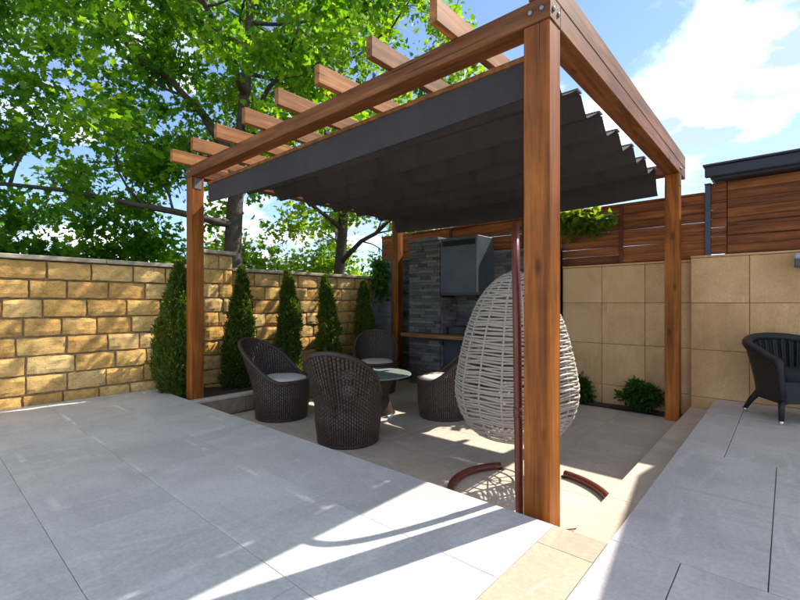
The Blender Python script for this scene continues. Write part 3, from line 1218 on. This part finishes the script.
# ------------------------------------------------------------------ hanging egg chair
POLE = Vector((-1.025, 2.085))
HANG = Vector((-1.435, 2.84))
egg = empty('egg_chair', (-1.2, 2.5, 0), 'cream woven hanging egg chair on a dark red curved steel stand', 'chair')
stand_c = Vector((-1.19, 2.52))
pts = []
for k in range(49):
    a = R(139 + (84 + 360 - 139) * k / 48)
    pts.append((stand_c.x + 0.47 * math.cos(a), stand_c.y + 0.47 * math.sin(a), 0.024))
base = MB().tube(pts, 0.0235, 10).build('base_ring', 'stand_paint', egg, smooth=True)
for pnt in (pts[0], pts[-1]):
    MB().lathe([(0.0, 0.0), (0.025, 0.001), (0.025, 0.006), (0.0, 0.007)], 12, (pnt[0], pnt[1], 0)).build('foot_pad', 'black_void', base, smooth=True)
q = (HANG - POLE)
L = q.length
q = q.normalized()
ctrl = [(0.0, 0.03), (-0.035, 0.35), (-0.05, 0.75), (-0.03, 1.12), (0.04, 1.38), (0.19, 1.57), (0.42, 1.66), (0.65, 1.66), (L, 1.62)]
lat = [0.0, -0.008, -0.014, -0.018, -0.02, -0.018, -0.013, -0.006, 0.0]
pts = [(POLE.x + q.x * s + 0.749 * w, POLE.y + q.y * s + 0.663 * w, z) for (s, z), w in zip(ctrl, lat)]
pts = catmull(pts, 6)
MB().tube(pts, 0.0215, 10).build('pole', 'stand_paint', egg, smooth=True)
for zz in (0.62,):
    MB().tube([(POLE.x - 0.047 * q.x - 0.010, POLE.y - 0.047 * q.y - 0.009, zz), (POLE.x - 0.048 * q.x - 0.0105, POLE.y - 0.048 * q.y - 0.0095, zz + 0.05)], 0.0235, 10).build('joint_sleeve', 'stand_paint', egg, smooth=True)
# chain links
z = 1.60
k = 0
while z > 1.44:
    pp = []
    for i in range(12):
        a = 2 * PI * i / 12
        u, w = 0.009 * math.cos(a), 0.02 * math.sin(a)
        pp.append((HANG.x + (u if k % 2 else 0), HANG.y + (0 if k % 2 else u), z + w))
    MB().tube(pp, 0.0035, 5, True).build('chain_link', 'steel_tool', egg, smooth=True)
    z -= 0.031
    k += 1
PB = 0.283
ZS = 0.992
rprof = [(0.0, 0.255), (0.012, 0.285), (0.07, 0.335), (0.16, 0.385), (0.27, 0.413), (0.36, 0.413), (0.48, 0.393), (0.57, 0.375), (0.70, 0.343), (0.775, 0.32), (0.87, 0.282), (0.945, 0.245), (1.02, 0.19), (1.07, 0.14), (1.11, 0.085), (1.137, 0.02)]


def pod(a, z, dr=0.0):
    r_ = interp(rprof, z) + dr
    return (HANG.x + r_ * math.cos(a), HANG.y + r_ * math.sin(a), PB + z * ZS)


A0, A1 = R(178), R(178 + 236)
nrib = 12
rib_a = [A0 + (A1 - A0) * i / (nrib - 1) for i in range(nrib)]
zz = [0.0, 0.006] + [0.012 + (1.137 - 0.012) * (k / 34) for k in range(35)]
for i, a in enumerate(rib_a):
    edge = i in (0, nrib - 1)
    MB().tube([pod(a, z_) for z_ in zz], 0.012 if edge else 0.0075, 7 if edge else 5).build('rim' if edge else 'rib', 'cream_strand', egg, smooth=True)
# bottom ring and floor hoops
for r_ in (0.255, 0.17, 0.085):
    MB().tube([(HANG.x + r_ * math.cos(2 * PI * k / 36), HANG.y + r_ * math.sin(2 * PI * k / 36), PB) for k in range(36)], 0.008, 6, True).build('floor_hoop', 'cream_strand', egg, smooth=True)
for k in range(6):
    a = PI * k / 6
    MB().tube([(HANG.x + 0.255 * math.cos(a), HANG.y + 0.255 * math.sin(a), PB - 0.002), (HANG.x - 0.255 * math.cos(a), HANG.y - 0.255 * math.sin(a), PB - 0.002)], 0.006, 5).build('floor_spoke', 'cream_strand', egg, smooth=True)
# strands woven across the ribs
nstr = 62
er = random.Random(5)
for s in range(nstr):
    z0 = 0.02 + 1.09 * (s / (nstr - 1)) ** 0.97
    pp = []
    ph = er.uniform(-0.01, 0.01)
    tilt = er.uniform(-0.010, 0.010)
    off = [er.uniform(-0.0085, 0.0085) for _ in rib_a]
    n_ = (nrib - 1) * 4
    for i in range(n_ + 1):
        t = i / n_
        a = A0 + (A1 - A0) * t
        ri = t * (nrib - 1)
        i0 = min(int(ri), nrib - 2)
        fr = ri - i0
        o_ = off[i0] * (1 - fr) + off[i0 + 1] * fr
        # chevron slant between neighbouring ribs, stronger around the belly
        slant = 0.014 * (1 if i0 % 2 else -1) * (fr - 0.5) * smoothstep(0.75, 0.2, z0)
        bulge = 0.004 * math.cos(ri * PI + s * PI)
        z_ = max(0.004, min(1.13, z0 + o_ + slant + tilt * (t - 0.5)))
        pp.append(pod(a, z_, bulge))
    MB().tube(pp, er.uniform(0.007, 0.0095), 4, False, 1.0).build('strand', 'cream_strand', egg, smooth=True)

# ------------------------------------------------------------------ dark wicker armchair
arm = empty('armchair', (0.05, 4.95, DECK), 'black wicker armchair with silver foot caps against the beige wall', 'chair', rz=0)
face = Vector((0.54, -0.84)).normalized()
arm.rotation_euler = (0, 0, math.atan2(face.y, face.x) - PI / 2)   # local +Y is the front


def arm_plan(t):
    """t in -1..1, from left arm front round the back to right arm front (local, front = +Y)"""
    s = abs(t)
    sg = -1 if t < 0 else 1
    if s > 0.55:
        k = (s - 0.55) / 0.45
        return Vector((sg * (0.29 + 0.012 * k), -0.02 + 0.27 * k))
    a = s / 0.55 * PI / 2
    return Vector((sg * 0.29 * math.sin(a) ** 0.9, -0.02 - 0.27 * math.cos(a) ** 0.9))


def arm_top(t):
    s = abs(t)
    return 0.50 + 0.165 * smoothstep(1.0, 0.0, s) ** 0.85


NT_ = 56
vv, ff, uvs = [], [], []
rows = 12
for i in range(NT_ + 1):
    t = -1 + 2 * i / NT_
    p2 = arm_plan(t)
    H = arm_top(t)
    for j in range(rows + 1):
        z = 0.165 + (H - 0.165) * j / rows
        k = 0.86 + 0.19 * smoothstep(0.17, 0.60, z) + (0.10 * max(0, z - 0.45) / 0.3 if p2.y < 0 else 0)
        vv.append((p2.x * k, p2.y * (k if p2.y < 0 else 1.0), z))
for i in range(NT_):
    for j in range(rows):
        a = i * (rows + 1) + j
        ff.append((a, a + 1, a + rows + 2, a + rows + 1))
        uvs.append([(i / NT_, j / rows), (i / NT_, (j + 1) / rows), ((i + 1) / NT_, (j + 1) / rows), ((i + 1) / NT_, j / rows)])
ob = len(vv)
for i in range(NT_ + 1):
    t = -1 + 2 * i / NT_
    p2 = arm_plan(t)
    H = arm_top(t)
    for j in range(rows + 1):
        z = 0.165 + (H - 0.165) * j / rows
        k = (0.86 + 0.19 * smoothstep(0.17, 0.60, z) + (0.10 * max(0, z - 0.45) / 0.3 if p2.y < 0 else 0)) - 0.13
        vv.append((p2.x * k, p2.y * (k if p2.y < 0 else 1.0), z))
for i in range(NT_):
    for j in range(rows):
        a = ob + i * (rows + 1) + j
        ff.append((a, a + rows + 1, a + rows + 2, a + 1))
        uvs.append([(i / NT_ * 0.6, j / rows), ((i + 1) / NT_ * 0.6, j / rows), ((i + 1) / NT_ * 0.6, (j + 1) / rows), (i / NT_ * 0.6, (j + 1) / rows)])
# close ends and bottom
for i in (0, NT_):
    for j in range(rows):
        a = i * (rows + 1) + j
        ff.append((a, a + 1, ob + a + 1, ob + a) if i else (a, ob + a, ob + a + 1, a + 1))
        uvs.append([(0, j / rows), (0, (j + 1) / rows), (0.03, (j + 1) / rows), (0.03, j / rows)])
for i in range(NT_):
    a = i * (rows + 1)
    ff.append((a, a + rows + 1, ob + a + rows + 1, ob + a))
    uvs.append([(0, 0), (0.02, 0), (0.02, 0.02), (0, 0.02)])
MB().add(vv, ff, uvs).build('shell', 'navy_wicker', arm, True, True)
pts = []
for i in range(NT_ + 1):
    t = -1 + 2 * i / NT_
    p2 = arm_plan(t)
    H = arm_top(t)
    k = (0.86 + 0.19 * smoothstep(0.17, 0.60, H) + (0.10 * max(0, H - 0.45) / 0.3 if p2.y < 0 else 0)) - 0.05
    pts.append((p2.x * k, p2.y * (k if p2.y < 0 else 1.0), H))
e0 = [(pts[0][0] * k_, pts[0][1] + dy_, z_) for z_, dy_, k_ in ((0.20, 0.005, 0.9), (0.30, 0.012, 0.93), (0.40, 0.02, 0.97), (0.46, 0.022, 0.99), (0.49, 0.018, 1.0))]
e1 = [(-x_, y_, z_) for x_, y_, z_ in reversed(e0)]
pts = e0 + pts + e1
nr = len(pts)
MB().tube(pts, [0.022 + 0.016 * smoothstep(0, 6, min(i_, nr - 1 - i_)) for i_ in range(nr)], 12).build('rim', 'navy_braid', arm, True, True)
# inner upright strips of the backrest
for i in range(-7, 8):
    t = i / 7 * 0.5
    p2 = arm_plan(t)
    pp = []
    for j in range(8):
        z = 0.36 + (arm_top(t) - 0.38) * j / 7
        k = (0.86 + 0.19 * smoothstep(0.17, 0.60, z) + (0.10 * max(0, z - 0.45) / 0.3 if p2.y < 0 else 0)) - 0.15
        pp.append((p2.x * k, p2.y * k, z))
    MB().tube(pp, 0.011, 6).build('back_strip', 'navy_braid', arm, True, True)
b = MB()
b.box((-0.245, 0.20, 0.165), (0.245, 0.225, 0.34), 0.006)
b.build('apron', 'navy_braid', arm, True)
def seat_slab(name, mat, z0, z1, sc, front, ch):
    ring = [(arm_plan(-0.95 + 1.9 * i / 24).x * sc, max(-1, arm_plan(-0.95 + 1.9 * i / 24).y) * (sc if arm_plan(-0.95 + 1.9 * i / 24).y < 0 else 1.0)) for i in range(25)]
    ring = [(x_, min(y_, front)) for x_, y_ in ring]
    n_ = len(ring)
    vv_ = []
    for z_, k_ in ((z0, 1.0 - ch), (z0 + 0.012, 1.0), (z1 - 0.02, 1.0), (z1 - 0.006, 1.0 - ch * 0.6), (z1, 1.0 - 2.2 * ch)):
        vv_ += [(x_ * k_, y_ * k_, z_) for x_, y_ in ring]
    ff_ = []
    for r2 in range(4):
        for i in range(n_):
            j = (i + 1) % n_
            ff_.append((r2 * n_ + i, r2 * n_ + j, (r2 + 1) * n_ + j, (r2 + 1) * n_ + i))
    ff_.append(tuple(4 * n_ + i for i in range(n_)))
    ff_.append(tuple(range(n_))[::-1])
    MB().add(vv_, ff_).build(name, mat, arm, True, True)


seat_slab('seat', 'navy_braid', 0.29, 0.335, 0.80, 0.2, 0.01)
seat_slab('cushion', 'dark_cushion', 0.337, 0.41, 0.78, 0.232, 0.04)
for sx in (-1, 1):
    lg = MB().tube([(sx * 0.255, 0.235, 0.20), (sx * 0.262, 0.242, 0.03)], [0.024, 0.018], 8).build('leg', 'navy_braid', arm, True, True)
    MB().lathe([(0.0, 0.0), (0.017, 0.001), (0.019, 0.02), (0.018, 0.034)], 12, (sx * 0.2625, 0.242, 0)).build('foot_cap', 'chrome', lg, True, True)
    lg = MB().tube([(sx * 0.195, -0.135, 0.20), (sx * 0.225, -0.19, 0.12), (sx * 0.25, -0.235, 0.03)], [0.03, 0.024, 0.018], 8).build('leg', 'navy_braid', arm, True, True)
    MB().lathe([(0.0, 0.0), (0.017, 0.001), (0.019, 0.02), (0.018, 0.034)], 12, (sx * 0.251, -0.237, 0)).build('foot_cap', 'chrome', lg, True, True)

# ------------------------------------------------------------------ added cover beside the camera, out of frame, to shade the side terrace
cover = empty('added_shade_cover', (1.0, 1.0, DECK), 'unseen flat cover on slim posts, added to shade the side terrace', 'roof')
EA = [(0.56, -4.6), (0.48, 3.0), (0.15, 5.6), (0.24, 6.2), (1.75, 6.2), (1.75, -4.6)]
vv = [(x, y, z) for z in (2.98, 3.12) for x, y in EA]
MB().add(vv, [(5, 4, 3, 2, 1, 0), (6, 7, 8, 9, 10, 11)] + [(i, (i + 1) % 6, 6 + (i + 1) % 6, 6 + i) for i in range(6)]).build('roof', 'house_plaster', cover)
for (x, y) in ((1.6, 4.9), (1.6, 1.2), (1.6, -2.6), (0.9, -4.3)):
    MB().box((x - 0.05, y - 0.05, DECK), (x + 0.05, y + 0.05, 2.979), 0.004).build('post', 'pergola_wood_z', cover)

# ------------------------------------------------------------------ foliage helpers
def leaf_mesh(name, centers, normals_bias, size, mat, seed, up_bias=0.3, elong=1.5, shape='oak'):
    """centers: (n,3) array. one small folded leaf per centre, built in numpy"""
    rs = np.random.RandomState(seed)
    n = len(centers)
    # random directions
    d = rs.normal(size=(n, 3))
    d += normals_bias
    d /= np.linalg.norm(d, axis=1, keepdims=True)
    nn = rs.normal(size=(n, 3))
    nn[:, 2] += up_bias * 3
    nn -= d * np.sum(nn * d, axis=1, keepdims=True)
    nn /= np.linalg.norm(nn, axis=1, keepdims=True) + 1e-9
    s = np.cross(d, nn)
    sz = size * rs.uniform(0.5, 1.45, (n, 1))
    if shape == 'oak':
        tpl = [(0, 0, 0), (0.35, 0.42, 0.10), (0.42, 0.20, 0.05), (0.75, 0.46, 0.08), (0.8, 0.17, 0.0), (1.15, 0, -0.12),
               (0.8, -0.17, 0.0), (0.75, -0.46, 0.08), (0.42, -0.20, 0.05), (0.35, -0.42, 0.10)]
        faces = [(0, 1, 2, 8, 9), (2, 3, 4, 6, 7, 8), (4, 5, 6)]
    else:
        tpl = [(0, 0, 0), (0.5, 0.5 / elong, 0.08), (1.0, 0, -0.05), (0.5, -0.5 / elong, 0.08)]
        faces = [(0, 1, 2), (0, 2, 3)]
    k = len(tpl)
    V = np.empty((n, k, 3))
    for i, (a, b_, c_) in enumerate(tpl):
        V[:, i, :] = centers + d * sz * a + s * sz * b_ + nn * sz * c_
    V = V.reshape(-1, 3)
    me = bpy.data.meshes.new(name)
    nl = sum(len(f) for f in faces)
    me.vertices.add(n * k)
    me.vertices.foreach_set('co', V.ravel())
    loops = np.concatenate([np.array(f) for f in faces])
    allloops = (loops[None, :] + (np.arange(n) * k)[:, None]).ravel()
    me.loops.add(n * nl)
    me.loops.foreach_set('vertex_index', allloops.astype(np.int32))
    starts, tot = [], 0
    for f in faces:
        starts.append(tot)
        tot += len(f)
    st = (np.array(starts)[None, :] + (np.arange(n) * nl)[:, None]).ravel()
    me.polygons.add(n * len(faces))
    me.polygons.foreach_set('loop_start', st.astype(np.int32))
    me.materials.append(MATS[mat])
    me.update(calc_edges=True)
    me.validate()
    return me


def limb(b_, p0, p1, r0, r1, rs, bend=0.12, n=6):
    p0, p1 = Vector(p0), Vector(p1)
    d = p1 - p0
    pts_, rad_ = [], []
    off = Vector((rs.uniform(-1, 1), rs.uniform(-1, 1), rs.uniform(-0.3, 0.6))) * d.length * bend
    for i in range(n + 1):
        t = i / n
        p = p0 + d * t + off * math.sin(PI * t)
        p += Vector((rs.uniform(-1, 1), rs.uniform(-1, 1), rs.uniform(-1, 1))) * d.length * 0.018 * (0 < i < n)
        pts_.append(p)
        rad_.append(r0 + (r1 - r0) * t ** 0.8)
    b_.tube(pts_, rad_, 8)
    return pts_


def tree(name, label, base, height, crown_c, crown_r, trunk_r, n_leaf, leaf, mat, seed, limbs=None, top=None, nclump=150, clump_r=0.62, shape='oak', group=None, low=-0.9):
    rs = random.Random(seed)
    nrs = np.random.RandomState(seed)
    root = empty(name, base, label, 'tree', group)
    wood_b = MB()
    base = Vector(base)
    top = Vector(top) if top else base + Vector((rs.uniform(-0.4, 0.4), rs.uniform(-0.4, 0.4), height))
    tr = []
    nseg = 14
    for i in range(nseg + 1):
        t = i / nseg
        p = base.lerp(top, t) + Vector((0.16 * math.sin(t * 5 + seed), 0.16 * math.cos(t * 4.2 + seed), 0)) * smoothstep(0, 0.3, t)
        tr.append(p)
    rr_ = [trunk_r * (1.25 if i == 0 else 1) * (1 - 0.86 * (i / nseg) ** 1.1) for i in range(nseg + 1)]
    wood_b.tube(tr, rr_, 12)
    trunk = wood_b.build('trunk', 'bark', root, smooth=True)
    # main limbs
    bb = MB()
    ends = []
    spec = limbs or []
    for k in range(len(spec), 11):
        t = 0.22 + 0.07 * k + rs.uniform(-0.03, 0.03)
        a = k * 2.4 + rs.uniform(-0.5, 0.5)
        rad_ = crown_r[0] * rs.uniform(0.65, 0.95)
        dz = crown_r[2] * rs.uniform(0.0, 0.5)
        t = min(t, 0.93)
        p0 = base.lerp(top, t)
        spec = spec + [(t, (p0.x + rad_ * math.cos(a), p0.y + rad_ * math.sin(a), p0.z + dz), None)]
    for (t, end, r0) in spec:
        i = min(int(t * nseg), nseg - 1)
        p0 = tr[i].lerp(tr[i + 1], t * nseg - i)
        r0 = r0 or rr_[i] * 0.5
        pts_ = limb(bb, p0, end, r0, r0 * 0.22, rs, 0.10, 8)
        ends.append(pts_)
        for q_ in range(5):
            j = rs.randint(2, 8)
            pq = pts_[j]
            dq = Vector((rs.uniform(-1, 1), rs.uniform(-1, 1), rs.uniform(-0.35, 0.8))).normalized() * rs.uniform(0.6, 1.3)
            e2 = pq + dq
            sub = limb(bb, pq, e2, r0 * 0.3, r0 * 0.08, rs, 0.15, 4)
            ends.append(sub)
            for w_ in range(2):
                dd = Vector((rs.uniform(-1, 1), rs.uniform(-1, 1), rs.uniform(-0.5, 0.6))).normalized() * rs.uniform(0.3, 0.7)
                limb(bb, sub[rs.randint(2, 4)], sub[-1] + dd, r0 * 0.1, r0 * 0.04, rs, 0.2, 3)
    bb.build('branches', 'bark', root, smooth=True)
    # clumps: around branch ends plus a spread through the crown shell
    C = []
    for pts_ in ends:
        C.append(tuple(pts_[-1]))
        if len(pts_) > 6:
            C.append(tuple(pts_[-3]))
    cc = Vector(crown_c)
    while len(C) < nclump:
        v = Vector((rs.gauss(0, 1), rs.gauss(0, 1), rs.gauss(0, 1))).normalized()
        r_ = rs.uniform(0.35, 1.0) ** 0.6
        if v.z * r_ < low:
            continue
        p = Vector((cc.x + v.x * r_ * crown_r[0], cc.y + v.y * r_ * crown_r[1], cc.z + v.z * r_ * crown_r[2]))
        if math.hypot(p.x - base.x, p.y - base.y) < 1.5 and p.z < base.z + 0.72 * height:
            continue
        if p.z < base.z + 0.72 * height and 0 < (p - base).dot(Vector((0.66, -0.75, 0))) and abs((p - base).dot(Vector((0.75, 0.66, 0)))) < 0.55:
            continue
        if mnoise.noise(p * 0.55 + Vector((seed, 0, 0))) < -0.12:
            continue
        C.append(tuple(p))
    C = np.array(C)
    w = nrs.uniform(0.5, 1.5, len(C))
    w /= w.sum()
    idx = nrs.choice(len(C), n_leaf, p=w)
    rad3 = np.abs(nrs.normal(0.62, 0.3, (n_leaf, 1)))
    dirs = nrs.normal(size=(n_leaf, 3))
    dirs /= np.linalg.norm(dirs, axis=1, keepdims=True)
    pos = C[idx] + dirs * rad3 * clump_r * np.array([1.15, 1.15, 0.62]) * nrs.uniform(0.7, 1.3, (len(C), 1))[idx]
    me = leaf_mesh('crown', pos, dirs * 0.8 + np.array([0, 0, -0.35]), leaf, mat, seed, 0.45, 1.5, shape)
    link('crown', me, root)
    return root


# ------------------------------------------------------------------ trees beyond the wall
G = -0.12
tree('oak_tree', 'tall leafy tree with dark forked trunk behind the brick pilaster', (-7.6, 4.15, G), 8.5, (-7.6, 4.0, 5.6), (3.9, 3.9, 3.6), 0.2, 23000, 0.108, 'leaf_oak', 3,
     limbs=[(0.33, (-8.0, 0.4, 2.75), 0.085), (0.46, (-9.3, 2.2, 6.2), 0.11), (0.40, (-7.2, 7.2, 5.2), 0.08), (0.62, (-6.2, 1.5, 6.6), 0.08)], nclump=210, clump_r=0.45,
     group='trees beyond the brick wall')
tree('oak_tree', 'leafy tree with slim trunk seen between the conifers and the pergola canopy', (-8.6, 7.3, G), 9.5, (-8.3, 7.6, 6.0), (4.0, 4.2, 4.2), 0.17, 23000, 0.118, 'leaf_bright', 11,
     nclump=190, clump_r=0.5, group='trees beyond the brick wall')
tree('oak_tree', 'dense deep green tree rising over the open end of the brick wall', (-10.6, -0.7, G), 8.5, (-10.2, 1.0, 5.4), (3.4, 3.8, 4.0), 0.18, 24000, 0.112, 'leaf_deep', 21,
     nclump=170, clump_r=0.48, group='trees beyond the brick wall')


def bush(name, label, cat, c_, r_, n_leaf, leaf, mat, seed, shape='lance', group=None, stems=6):
    nrs = np.random.RandomState(seed)
    rs = random.Random(seed)
    root = empty(name, (c_[0], c_[1], c_[2] - r_[2]), label, cat, group)
    b_ = MB()
    base_ = Vector((c_[0], c_[1], c_[2] - r_[2]))
    for k in range(stems):
        v = Vector((rs.uniform(-0.6, 0.6) * r_[0], rs.uniform(-0.6, 0.6) * r_[1], rs.uniform(0.9, 1.6) * r_[2]))
        limb(b_, base_ + Vector((v.x * 0.15, v.y * 0.15, 0)), base_ + v, max(0.006, 0.03 * r_[2]), 0.003, rs, 0.12, 4)
    b_.build('stem', 'bark', root, smooth=True)
    nc = max(14, n_leaf // 110)
    d = nrs.normal(size=(nc, 3))
    d /= np.linalg.norm(d, axis=1, keepdims=True)
    C = np.array(c_) + d * (nrs.uniform(0.3, 1.0, (nc, 1)) ** 0.6) * np.array(r_) * 0.86
    idx = nrs.randint(0, nc, n_leaf)
    dirs = nrs.normal(size=(n_leaf, 3))
    dirs /= np.linalg.norm(dirs, axis=1, keepdims=True)
    pos = C[idx] + dirs * np.abs(nrs.normal(0.5, 0.3, (n_leaf, 1))) * np.array(r_) * 0.36
    pos[:, 2] = np.maximum(pos[:, 2], c_[2] - r_[2] + 0.01)
    me = leaf_mesh('foliage', pos, dirs * 0.9 + np.array([0, 0, 0.1]), leaf, mat, seed, 0.5, 2.0, shape)
    link('foliage', me, root)
    return root


# background bushes beyond the brick wall
bgs = [((-10.5, 3.4, 1.4), (1.9, 1.7, 1.6), 'leaf_oak', 'broad green bush behind the brick wall left of the pilaster'),
       ((-11.5, 6.0, 1.5), (2.0, 1.9, 1.7), 'leaf_bright', 'bright green bush behind the wall between two tree trunks'),
       ((-11.0, 9.0, 1.6), (2.2, 2.0, 1.8), 'leaf_bright', 'light green bush beyond the wall near the kitchen corner'),
       ((-10.2, 1.0, 1.2), (1.6, 1.8, 1.4), 'leaf_oak', 'mid green bush beneath the dense deep green tree'),
       ((-10.0, -1.2, 1.3), (1.7, 1.6, 1.5), 'leaf_deep', 'dark bush at the open end of the brick wall'),
       ((-8.5, 10.5, 1.6), (2.0, 2.0, 1.9), 'leaf_oak', 'leafy bush rising behind the grey corner blocks')]
for k, (c_, r_, mt, lab) in enumerate(bgs):
    bush('bush', lab, 'bush', c_, r_, 7500, 0.12, mt, 40 + k, 'oak', 'bushes beyond the brick wall')

# ------------------------------------------------------------------ conifers along the wall
def conifer_mesh(seed, h, r0):
    nrs = np.random.RandomState(seed)
    n = 12000
    z = nrs.uniform(0.0, 1.0, n) ** 1.15
    prof_ = np.interp(z, [0, 0.08, 0.3, 0.6, 0.85, 1.0], [0.75, 0.98, 1.0, 0.82, 0.45, 0.03]) * r0
    a = nrs.uniform(0, 2 * PI, n)
    lump = np.array([1 + 0.42 * mnoise.noise(Vector((math.cos(q_) * 1.6, math.sin(q_) * 1.6, w_ * 7 + seed * 3.1))) + 0.28 * mnoise.noise(Vector((math.cos(q_) * 4, math.sin(q_) * 4, w_ * 17 + seed))) for q_, w_ in zip(a, z)])
    rr_ = prof_ * lump * (nrs.uniform(0.35, 1.0, n) ** 0.45)
    sway = 0.03 * np.sin(z * 4 + seed)
    pos = np.stack([rr_ * np.cos(a) + sway, rr_ * np.sin(a) + sway * 0.5, z * h], 1)
    bias = np.stack([np.cos(a) * 0.7, np.sin(a) * 0.7, np.full(n, 1.9)], 1)
    return leaf_mesh('foliage', pos, bias, 0.046, 'leaf_thuja', seed, 0.0, 3.0, 'lance')


con_meshes = [conifer_mesh(60 + k, 1.0, 1.0) for k in range(0)]
cons = [(1.99, 1.63, 0.195, 'narrow conifer rooted beside the terrace in front of the brick wall'),
        (2.74, 1.62, 0.165, 'narrow conifer in front of the brick pilaster'),
        (3.43, 1.61, 0.17, 'narrow conifer midway along the bed, one after the pilaster conifer'),
        (4.13, 1.57, 0.165, 'narrow conifer second from the kitchen blocks'),
        (4.87, 1.52, 0.16, 'narrow conifer closest to the grey kitchen blocks')]
for k, (y, h, r0, lab) in enumerate(cons):
    t = empty('conifer', (-5.08 + rnd.uniform(-0.03, 0.03), y, 0.14), lab, 'conifer', 'narrow conifers along the brick wall')
    MB().tube([(0, 0, -0.02), (0.01, 0, h * 0.5 - 0.1), (0, 0, h * 0.85)], [0.03, 0.02, 0.006], 7).build('trunk', 'bark', t, True, True)
    link('foliage', conifer_mesh(60 + k, h - 0.14, r0), t, True)

# shrubs by the tiled wall
bush('shrub', 'small dark green shrub by the tiled wall, next to the egg chair', 'shrub', (-1.86, 5.36, 0.16), (0.19, 0.13, 0.17), 1900, 0.05, 'leaf_shrub', 81, 'lance', 'shrubs at the foot of the tiled wall')
bush('shrub', 'wider dark green shrub by the tiled wall, next to the pergola post', 'shrub', (-1.22, 5.36, 0.17), (0.25, 0.14, 0.18), 2600, 0.05, 'leaf_shrub', 82, 'lance', 'shrubs at the foot of the tiled wall')


# ivy on the kitchen blocks and vine over the fence
def creeper(name, label, pts_, spread, n_leaf, leaf, mat, seed, nb):
    nrs = np.random.RandomState(seed)
    rs = random.Random(seed)
    root = empty(name, pts_[0], label, 'vine')
    b_ = MB()
    C = []
    for k in range(nb):
        p0 = Vector(pts_[k % len(pts_)])
        p1 = Vector(pts_[(k + 1) % len(pts_)]) + Vector((rs.uniform(-1, 1) * spread[0], rs.uniform(-1, 1) * spread[1], rs.uniform(-1, 0.6) * spread[2]))
        l_ = limb(b_, p0, p1, 0.005, 0.002, rs, 0.2, 6)
        C += [tuple(q_) for q_ in l_]
    b_.build('stem', 'bark', root, smooth=True)
    C = np.array(C)
    idx = nrs.randint(0, len(C), n_leaf)
    dirs = nrs.normal(size=(n_leaf, 3))
    dirs /= np.linalg.norm(dirs, axis=1, keepdims=True)
    pos = C[idx] + dirs * nrs.uniform(0.0, 1.0, (n_leaf, 1)) * np.array([0.09, 0.05, 0.08])
    me = leaf_mesh('foliage', pos, dirs * 0.6 + np.array([0, -0.3, -0.5]), leaf, mat, seed, 0.5, 1.6, 'lance')
    link('foliage', me, root)
    return root


creeper('ivy', 'dark green ivy trailing down the grey corner blocks', [(-5.15, 5.28, 1.86), (-5.0, 5.27, 1.6), (-5.1, 5.27, 1.35)], (0.22, 0.03, 0.25), 700, 0.075, 'leaf_shrub', 91, 12)
creeper('climbing_vine', 'bright yellow-green vine hanging over the slat fence', [(-2.2, 5.52, 2.3), (-1.95, 5.5, 2.22), (-1.7, 5.5, 2.12)], (0.2, 0.06, 0.28), 420, 0.12, 'leaf_vine', 93, 14)
